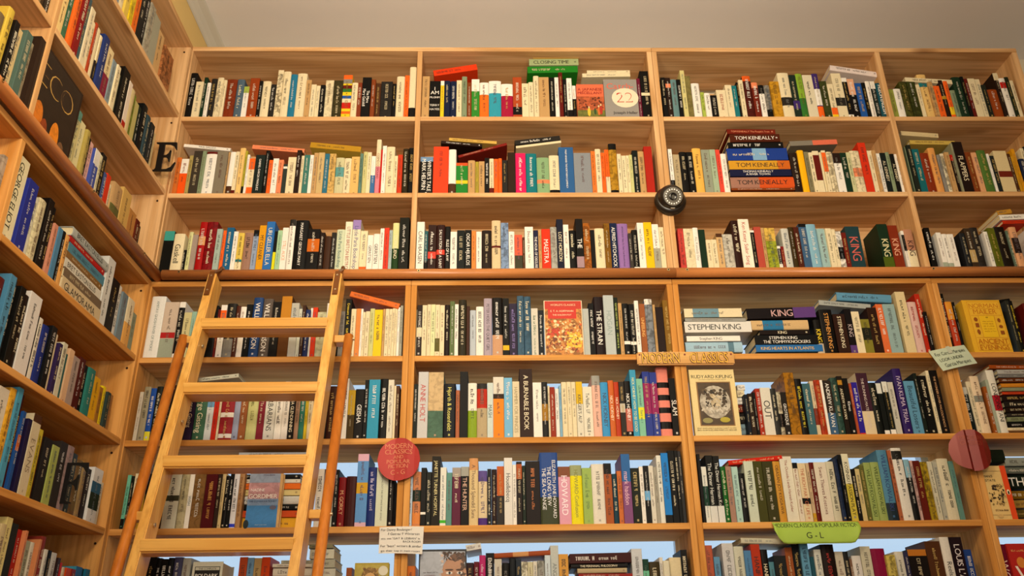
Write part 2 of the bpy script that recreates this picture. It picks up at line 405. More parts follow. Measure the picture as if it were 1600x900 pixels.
def scribble(mb, org, du, dv, length, height, col, rnd):
    """illegible small print: a row of letter-like strokes"""
    x = 0; word = rnd.randint(3, 8); t = height*.16
    tall = rnd.random() < .45
    while x < length:
        st = rnd.choice(STROKES); w = t*1.2 if len(st) == 1 else height*rnd.uniform(.42, .6)
        hh = height if tall else height*rnd.choice((.66, .66, .66, 1))
        for q in st:
            if q[0] == 0: quad(mb, org, du, dv, x, x+t, hh*q[1], hh*q[2], col)
            elif q[0] == 1: quad(mb, org, du, dv, x+w-t, x+w, hh*q[1], hh*q[2], col)
            elif q[0] == 2: z = (hh-t)*q[1]; quad(mb, org, du, dv, x, x+w, z, z+t, col)
            elif q[0] == 3: z = (hh-t)*q[1]; quad(mb, org, du, dv, x+t, x+w-t, z, z+t, col)
            else: quad(mb, org, du, dv, x+w/2-t/2, x+w/2+t/2, 0, hh, col)
        x += w+height*.17; word -= 1
        if word == 0: x += height*.5; word = rnd.randint(2, 8)
X_, Y_, Z_ = Vector((1, 0, 0)), Vector((0, 1, 0)), Vector((0, 0, 1))

# ------------------------------------------------------------------ books
def alb(h):
    """cover ink: printed darks are dense"""
    return tuple(x**1.2 for x in lin(h))
def lum(c): return .3*c[0]+.59*c[1]+.11*c[2]
def book_cover(mb, w, h, d, base, pat, bands, hard):
    """upright book, spine at y=0 facing -y, base z=0, centred on x"""
    t = min(.0022, w*.18); hw = w/2
    if hard:
        b = min(.004, w*.14); n = 5
        outer = [(-hw, d), (-hw, b)]+[(-hw*math.cos(math.pi*i/n), b-b*math.sin(math.pi*i/n)) for i in range(1, n)]+[(hw, b), (hw, d)]
    else:
        c = min(.0008, w*.1); outer = [(-hw, d), (-hw, c), (-hw+c, 0), (hw-c, 0), (hw, c), (hw, d)]
    k = (hw-t)/hw
    inner = [(x*k, y if i in (0, len(outer)-1) else y+t) for i, (x, y) in enumerate(outer)]
    cuts = {0.0, 1.0}
    for c, a, b in bands: cuts |= {a, b}
    cuts = sorted(cuts); n = len(outer)
    for z0, z1 in zip(cuts, cuts[1:]):
        zm = (z0+z1)/2; col = base
        for c, a, b in bands:
            if a <= zm <= b: col = c
        ca = tuple(col)+(pat,)
        for i in range(n-1):
            cc = ca if 0 < i < n-2 else tuple(base)+(pat,)
            a, b = outer[i], outer[i+1]
            mb.face([(a[0], a[1], z0*h), (b[0], b[1], z0*h), (b[0], b[1], z1*h), (a[0], a[1], z1*h)], cc)
    ca = tuple(base)+(0,)
    for zz, rev in ((0, False), (h, True)):
        for i in range(n-1):
            p = [(outer[i][0], outer[i][1], zz), (inner[i][0], inner[i][1], zz), (inner[i+1][0], inner[i+1][1], zz), (outer[i+1][0], outer[i+1][1], zz)]
            mb.face(p[::-1] if rev else p, ca)
    for i in range(n-1):
        a, b = inner[i], inner[i+1]
        mb.face([(b[0], b[1], 0), (a[0], a[1], 0), (a[0], a[1], h), (b[0], b[1], h)], ca)
    for s in (0, n-1):
        p = [(outer[s][0], d, 0), (inner[s][0], d, 0), (inner[s][0], d, h), (outer[s][0], d, h)]
        mb.face(p if s else p[::-1], ca)
def page_block(mb, w, h, d, mi=0):
    t = min(.0022, w*.18)+.0002; x = w/2-t; g = min(.003, h*.02)
    p = [(-x, t+.001, g), (x, t+.001, g), (x, d-.003, g), (-x, d-.003, g)]; q = [(a, b, h-g) for a, b, c in p]
    col = lin('d8c8a0')
    mb.face(p[::-1], col, mi); mb.face(q, col, mi)
    for i in range(4): mb.face([p[i], p[(i+1) % 4], q[(i+1) % 4], q[i]], col, mi)
def book_print(w, h, base, bands, tcol, text, rnd, hard):
    """list of (part name, mesh collector)"""
    off = Vector((0, -.00035, 0)); out = []
    bb = base
    if bands:
        big = max(bands, key=lambda q: q[2]-q[1])
        if big[2]-big[1] > .55: bb = big[0]
    if tcol: col = lin(tcol)
    else:
        col = lin(rnd.choice(('2a2420', '3a2a20', '5a2a20', '24405a'))) if lum(bb) > .16 else lin(rnd.choice(('e0d8c4', 'd8c8a0', 'c8a860', 'e0dcd4')))
        col = tuple(c*.8+q*.2 for c, q in zip(col, bb))
    du, dv = -Z_, X_            # top-to-bottom lettering
    if text.startswith('='):
        ls = text[1:].split('/'); n = len(ls); lh = h*.62/n; z = h*.86
        for s in ls:
            if s:
                mb = MB(); sz = min(lh*.86, w*.92/max(.1, text_width(s))*CAP); tw = text_width(s)*sz/CAP
                put_text(mb, s, Vector((-tw/2, 0, z-lh))+off, X_, Z_, sz, col); out.append(('spine_title', mb))
            z -= lh
    elif text:
        ls = [s for s in text.split('/') if s]; n = len(ls); room = w*.84/n
        for i, s in enumerate(ls):
            s = s.replace('  ', ' '); mb = MB()
            sz = min(room*(.74 if len(s) < 5 or n > 1 else .6), h*.8*CAP/text_width(s)); tw = text_width(s)*sz/CAP
            xx = w*.42-room*(i+.5)-sz/2
            put_text(mb, s, Vector((xx, 0, h*.5+tw/2+rnd.uniform(-.02, .05)*h))+off, du, dv, sz, col); out.append(('spine_title', mb))
    elif w > .006 and rnd.random() < .92:
        sz = min(w*rnd.uniform(.26, .46), .0105) if not tcol else min(w*rnd.uniform(.36, .5), .0115); L1 = h*rnd.uniform(.25, .45); L2 = h*rnd.uniform(.12, .28)
        z = h*rnd.uniform(.84, .93); mb = MB()
        scribble(mb, Vector((-sz/2, 0, z))+off, du, dv, L1, sz, col, rnd); out.append(('spine_title', mb))
        sz2 = sz*rnd.uniform(.7, 1); mb = MB()
        scribble(mb, Vector((-sz2/2, 0, z-L1-h*.07))+off, du, dv, L2, sz2, col, rnd); out.append(('spine_author', mb))
    if w > .009 and rnd.random() < .35:
        s = min(w*.17, .003); mb = MB(); col = tuple(c*.6+q*.4 for c, q in zip(col, bb)); quad(mb, Vector((0, 0, h*.05))+off, X_, Z_, -s, s, 0, s*2.2, col); out.append(('publisher_mark', mb))
    return out
def names_of_colour(h):
    tbl = {'black': '181614', 'charcoal': '35322e', 'white': 'e6e2da', 'cream': 'dccfae', 'tan': 'bf9d6c', 'yellow': 'e2c42c', 'ochre': 'b88f30', 'orange': 'e0702a',
           'red': 'c03024', 'maroon': '6a2018', 'blue': '2f62a8', 'navy': '202a4a', 'sky-blue': '78acd0', 'slate-grey': '5a6c7a', 'green': '3f7d3a', 'dark green': '203c2a',
           'lime-green': 'a8b654', 'sage-green': '8c9a7e', 'teal': '2a7c84', 'brown': '6a4024', 'dark brown': '362219', 'pink': 'd890a0', 'magenta': 'c02c68', 'purple': '483478',
           'lavender': '9c88bc', 'peach': 'de946c', 'grey': '8f8c86', 'pale grey': 'bdbab4', 'pale aqua': 'a8ccc4', 'rust-brown': '8e4522', 'olive': '5a5428'}
    r = [int(h[i:i+2], 16) for i in (0, 2, 4)]
    return min(tbl, key=lambda k: sum((a-b)**2*wt for a, b, wt in zip(r, [int(tbl[k][i:i+2], 16) for i in (0, 2, 4)], (3, 4, 2))))
ORD = ['', 'first', 'second', 'third', 'fourth', 'fifth', 'sixth', 'seventh', 'eighth', 'ninth', 'tenth', 'eleventh', 'twelfth', 'thirteenth', 'fourteenth', 'fifteenth', 'sixteenth', 'seventeenth', 'eighteenth', 'nineteenth', 'twentieth']
TENS = {2: 'twenty', 3: 'thirty', 4: 'forty', 5: 'fifty'}
def ordinal(n):
    if n <= 20: return ORD[n]
    t, u = divmod(n, 10)
    return (TENS[t]+'-'+ORD[u]) if u else TENS[t][:-1]+'ieth'
ROWN = {1: 'top shelf', 2: 'second shelf down', 3: 'shelf above the rail', 4: 'shelf under the rail', 5: 'fifth shelf down', 6: 'sixth shelf down', 7: 'bottom visible shelf'}
BAYN = {'1': 'ladder bay', '2': 'second bay', '3': 'third bay', '4': 'rightmost bay', 'a': 'left wall', 'b': 'near left wall'}
def where(cn):
    r, b = cn.split('.'); return ROWN[int(r)], BAYN[b]
def sizeword(k, w, h):
    if k in ('H', 'LH'): return 'thick' if w > .035 else ('thin' if w < .016 else '')
    if w > .036: return 'thick'
    if h > .235: return 'tall'
    if w < .0135: return 'slim'
    if h < .165: return 'short'
    return ''
# face-out covers: (background, side colour, operations); unit square, v up
COVERS = {
 'japan': ('orange-red book facing forward with dark red title over painted trees', 'd86a48', [('r', 0, 0, 1, .62, 'b85a34', .5), ('r', 0, 0, 1, .2, '6e7030', .4), ('b', .06, .22, .94, .58, 50, ('4a2014', '5a2a18', '7a3a20')), ('t', .5, .8, .92, .085, 'A JAPANESE', '7a1418'), ('t', .5, .69, .92, .085, 'MISCELLANY', '7a1418'), ('e', .78, .17, .05, .13, 'c8682a'), ('e', .86, .2, .06, .14, 'a83020'), ('e', .42, .14, .055, .13, 'd8b838'), ('e', .64, .16, .04, .1, '2a4a24'), ('e', .42, .28, .03, .03, 'e0c090'), ('e', .78, .31, .03, .03, 'e0c090'), ('e', .86, .35, .03, .03, 'e0c090')]),
 'catch': ('grey book facing forward with large red numerals in a cream oval', '8f8a84', [('t', .5, .74, .82, .2, 'Catch-', 'd8604a'), ('e', .62, .5, .4, .26, 'e4d4b8'), ('t', .62, .38, .62, .26, '22', 'b83828'), ('t', .63, .4, .53, .22, '22', 'e4d4b8'), ('t', .6, .07, .74, .09, 'Joseph Heller', '241c18')]),
 'hoffmann': ('red-labelled paperback facing forward with a floral still-life picture', 'e0d0b0', [('r', .02, 0, .98, .99, 'c8843c', .75), ('r', .02, .84, .98, .99, 'b83020'), ('r', .1, .66, .84, .86, 'c02c1c'), ('t', .5, .9, .8, .035, "WORLD'S CLASSICS", 'e8c8a0'), ('t', .47, .785, .6, .05, 'E. T. A. HOFFMANN', 'f0d8b0'), ('t', .47, .715, .5, .045, 'THE GOLDEN POT', 'f0d8b0'), ('b', .06, .25, .94, .62, 130, ('e8d0a0', 'd8b070', 'b8783c', '7a4420', 'e0c080', 'c8602c')), ('b', .06, .05, .9, .3, 70, ('a8542c', 'd8a868', '6a3418', 'e0c088')), ('b', .08, .35, .4, .5, 25, ('c03c20', 'a83020')), ('b', .58, .14, .94, .4, 60, ('f0b838', 'e8a828', 'f0c850'))]),
 'mailer': ('thick yellow paperback facing forward with ornate lettering and boxed panels', 'd8a62c', [('r', .12, .03, .97, .97, 'c88a1c'), ('r', .135, .04, .955, .96, 'dcac30'), ('t', .545, .845, .78, .095, 'NORMAN', 'b86c14'), ('t', .545, .725, .78, .095, 'MAILER', 'b86c14'), ('r', .15, .27, .95, .275, 'b86c14'), ('r', .15, .695, .95, .7, 'b86c14'), ('r', .15, .825, .95, .83, 'b86c14'), ('r', .34, .28, .735, .69, 'e0b420'), ('s', .4, .38, .28, .025, 5, 'a87818'), ('r', .33, .28, .337, .69, 'b86c14'), ('r', .738, .28, .745, .69, 'b86c14'), ('e', .24, .62, .05, .04, '8a4a14'), ('r', .2, .47, .29, .55, '8a4a14'), ('e', .24, .38, .04, .05, '8a4a14'), ('e', .84, .6, .04, .04, '8a4a14'), ('e', .85, .48, .05, .03, '8a4a14'), ('r', .8, .33, .9, .4, '8a4a14'), ('t', .545, .155, .8, .095, 'ANCIENT', 'b86c14'), ('r', .15, .14, .95, .145, 'b86c14'), ('t', .545, .045, .8, .085, 'EVENINGS', 'b86c14'), ('t', .54, .645, .1, .02, '1983', '4a2a10')]),
 'kipling': ('cream book facing forward with an oval sepia picture under its title', 'dcc890', [('t', .5, .865, .92, .062, 'RUDYARD KIPLING', '241c14'), ('s', .2, .835, .6, .014, 1, '8a7a50'), ('r', .13, .14, .89, .81, '8a6438'), ('r', .155, .155, .865, .795, '4a3a28', .3), ('e', .51, .5, .335, .25, 'b8b0a0', .5), ('b', .26, .42, .76, .68, 70, ('3a2e20', '4a3c2c', '5a4a34', '2a2218')), ('b', .42, .4, .6, .6, 26, ('b8a888', 'a89474', 'c8b898')), ('b', .22, .33, .8, .42, 30, ('c8c0b0', '8a8070', 'b0a490')), ('e', .3, .22, .11, .04, '8a8450'), ('e', .68, .23, .11, .04, 'a89a30'), ('s', .05, .1, .85, .016, 1, '6a5a38'), ('s', .05, .07, .85, .016, 1, '6a5a38')]),
 'gordimer': ('pink and blue paperback facing forward behind the ladder rungs', 'c8a068', [('r', 0, .46, .92, 1, 'b88a90', .3), ('r', 0, 0, .92, .46, '3a7cb8', .12), ('r', 0, .4, .92, .52, '7a94b8', .2), ('r', 0, .82, .92, 1, '8a98b0', .2), ('t', .28, .66, .42, .075, 'NADINE', 'e8e4e4'), ('t', .46, .53, .86, .11, 'GORDIMER', 'f0ece8'), ('t', .46, .46, .84, .05, 'THE CONSERVATIONIST', '1c3458'), ('e', .78, .36, .1, .04, '5a5a70'), ('e', .03, .06, .08, .08, '1c2c30'), ('s', .4, .95, .35, .022, 1, '4a2a40'), ('s', .3, .04, .35, .016, 1, 'b8d0e0')]),
 'poldark': ('pale boxed book set with a black title panel behind the ladder', 'c8c8b8', [('r', .08, .55, .92, .92, '181614'), ('r', .1, .86, .9, .91, 'c0c0b0'), ('t', .5, .868, .6, .033, 'THE COMPLETE', '2a2a28'), ('t', .5, .74, .76, .1, 'POLDARK', 'e8e4dc')]),
 'portrait': ('olive-yellow book facing forward with a painted head and round sticker', 'a8963c', [('r', .04, .02, .96, .97, 'b0a048', .2), ('e', .46, .72, .27, .2, '8a6a34', .4), ('b', .24, .74, .68, .91, 40, ('7a5a2c', 'a07c40', '6a4c24', 'b08c4c')), ('e', .46, .66, .2, .17, 'c89c60'), ('r', .28, .3, .64, .52, 'b88a50'), ('e', .39, .69, .03, .012, '3a2a18'), ('e', .53, .69, .03, .012, '3a2a18'), ('e', .46, .63, .025, .04, 'b0844c'), ('e', .84, .86, .14, .085, 'd0ccb8')]),
 'face': ('glossy grey book facing forward with half a staring face', '3a3c40', [('r', .03, .02, .97, .97, '9aa0ac', .15), ('e', .74, .6, .27, .3, 'b08468', .1), ('b', .5, .84, .94, .95, 60, ('4a3426', '5a4030', '3a281c', '6a4c38')), ('b', .9, .6, .96, .9, 24, ('4a3426', '5a4030', '6a4c38')), ('r', .03, .02, .47, .97, 'a4aab6', .12), ('b', .44, .3, .5, .95, 40, ('b8bcc6', 'a4aab6', 'c0a898')), ('e', .64, .66, .07, .02, 'd8d0c8'), ('e', .65, .66, .025, .02, '2a2c30'), ('e', .64, .705, .09, .012, '4a3020'), ('e', .86, .66, .06, .02, 'd8d0c8'), ('e', .86, .66, .025, .02, '2a2c30'), ('e', .86, .705, .08, .012, '4a3020'), ('e', .75, .58, .04, .09, 'a07458'), ('s', .1, .66, .3, .02, 1, '5a4a48'), ('t', .24, .61, .3, .025, 'ATOMISED', '6a3030')]),
 'penguin': ('tan paperback facing forward with orange band and ink sketch', 'd8b878', [('r', .8, 0, 1, 1, 'd8481c'), ('e', .9, .5, .06, .05, 'e8d8b0'), ('e', .9, .49, .03, .035, '1c1814'), ('r', 0, .895, .8, .9, '5a4a30'), ('t', .3, .78, .34, .05, "MAN'S", '2a2018'), ('t', .34, .7, .42, .05, 'ESTATE', '2a2018'), ('b', .36, .54, .5, .62, 14, ('2a2018', '3a2c20')), ('b', .2, .26, .72, .5, 34, ('4a3a24', '8a7040', '2a2018', 'c8a868')), ('b', .52, .36, .76, .66, 30, ('6a5434', '8a7040', '4a3a24', 'c0a060')), ('s', .28, .15, .42, .03, 1, '5a3a20'), ('r', 0, .075, .8, .08, '5a4a30'), ('e', .4, .06, .1, .035, 'c8a468')]),
 'wolf': ('red book facing forward with large white lettering at bottom right', 'a82420', [('s', .1, .88, .5, .03, 1, 'd8a060'), ('t', .5, .4, .8, .4, 'W', 'e8dcd0'), ('e', .3, .72, .12, .08, 'c87a30')]),
 'eco': ('dark brown book facing outward with gold letters beside the left divider', '2a1c14', [('r', .06, .03, .96, .97, '20150e', .4), ('t', .52, .56, .72, .27, 'ECO', 'b8924a'), ('t', .525, .57, .68, .24, 'ECO', '2a1c14'), ('e', .25, .2, .1, .16, 'c8701c', .3), ('e', .4, .12, .07, .12, '8a3a14', .3), ('e', .62, .16, .09, .18, 'd8801c', .3), ('e', .78, .1, .07, .1, '6a4a30', .3)]),
}
def cover_ops(mb, ops, w, h, y, k=0):
    for op in ops:
        k += 1; off = Vector((0, y-.00016*k-.0002, 0))
        if op[0] == 'r':
            c = lin(op[5])+((op[6],) if len(op) > 6 else (0,))
            quad(mb, Vector((-w/2, 0, 0))+off, X_, Z_, op[1]*w, op[3]*w, op[2]*h, op[4]*h, c)
        elif op[0] == 'e':
            c = lin(op[5])+((op[6],) if len(op) > 6 else (0,))
            cx, cz = -w/2+op[1]*w, op[2]*h
            mb.face([Vector((cx+math.cos(a*math.pi/10)*op[3]*w, 0, cz+math.sin(a*math.pi/10)*op[4]*h))+off for a in range(20)], c)
        elif op[0] == 't':
            s = op[5]; sz = min(op[4]*h, op[3]*w*CAP/text_width(s)); tw = text_width(s)*sz/CAP
            put_text(mb, s, Vector((-w/2+op[1]*w-tw/2, 0, op[2]*h))+off, X_, Z_, sz, lin(op[6]))
        elif op[0] == 'b':          # painted scene: many small brush dabs
            rnd = random.Random(k*7+len(op[6])); x0, z0, x1, z1, n = op[1:6]
            for i in range(n):
                cx, cz = -w/2+rnd.uniform(x0, x1)*w, rnd.uniform(z0, z1)*h; rx, rz = rnd.uniform(.015, .05)*w, rnd.uniform(.012, .04)*h
                rot = rnd.uniform(0, 3); ca, sa = math.cos(rot), math.sin(rot); c = lin(rnd.choice(op[6]))
                o2 = off+Vector((0, -.0000012*i, 0)); e = rnd.uniform(.4, 1)
                mb.face([Vector((cx+ca*rx*math.cos(a*math.pi/4)-sa*rz*e*math.sin(a*math.pi/4), 0, cz+sa*rx*math.cos(a*math.pi/4)+ca*rz*e*math.sin(a*math.pi/4)))+o2 for a in range(8)], c)
        elif op[0] == 's':
            rnd = random.Random(k)
            for i in range(op[5]):
                scribble(mb, Vector((-w/2+op[1]*w, 0, op[2]*h+op[4]*h*1.9*i))+off, X_, Z_, op[3]*w, op[4]*h, lin(op[6]), rnd)
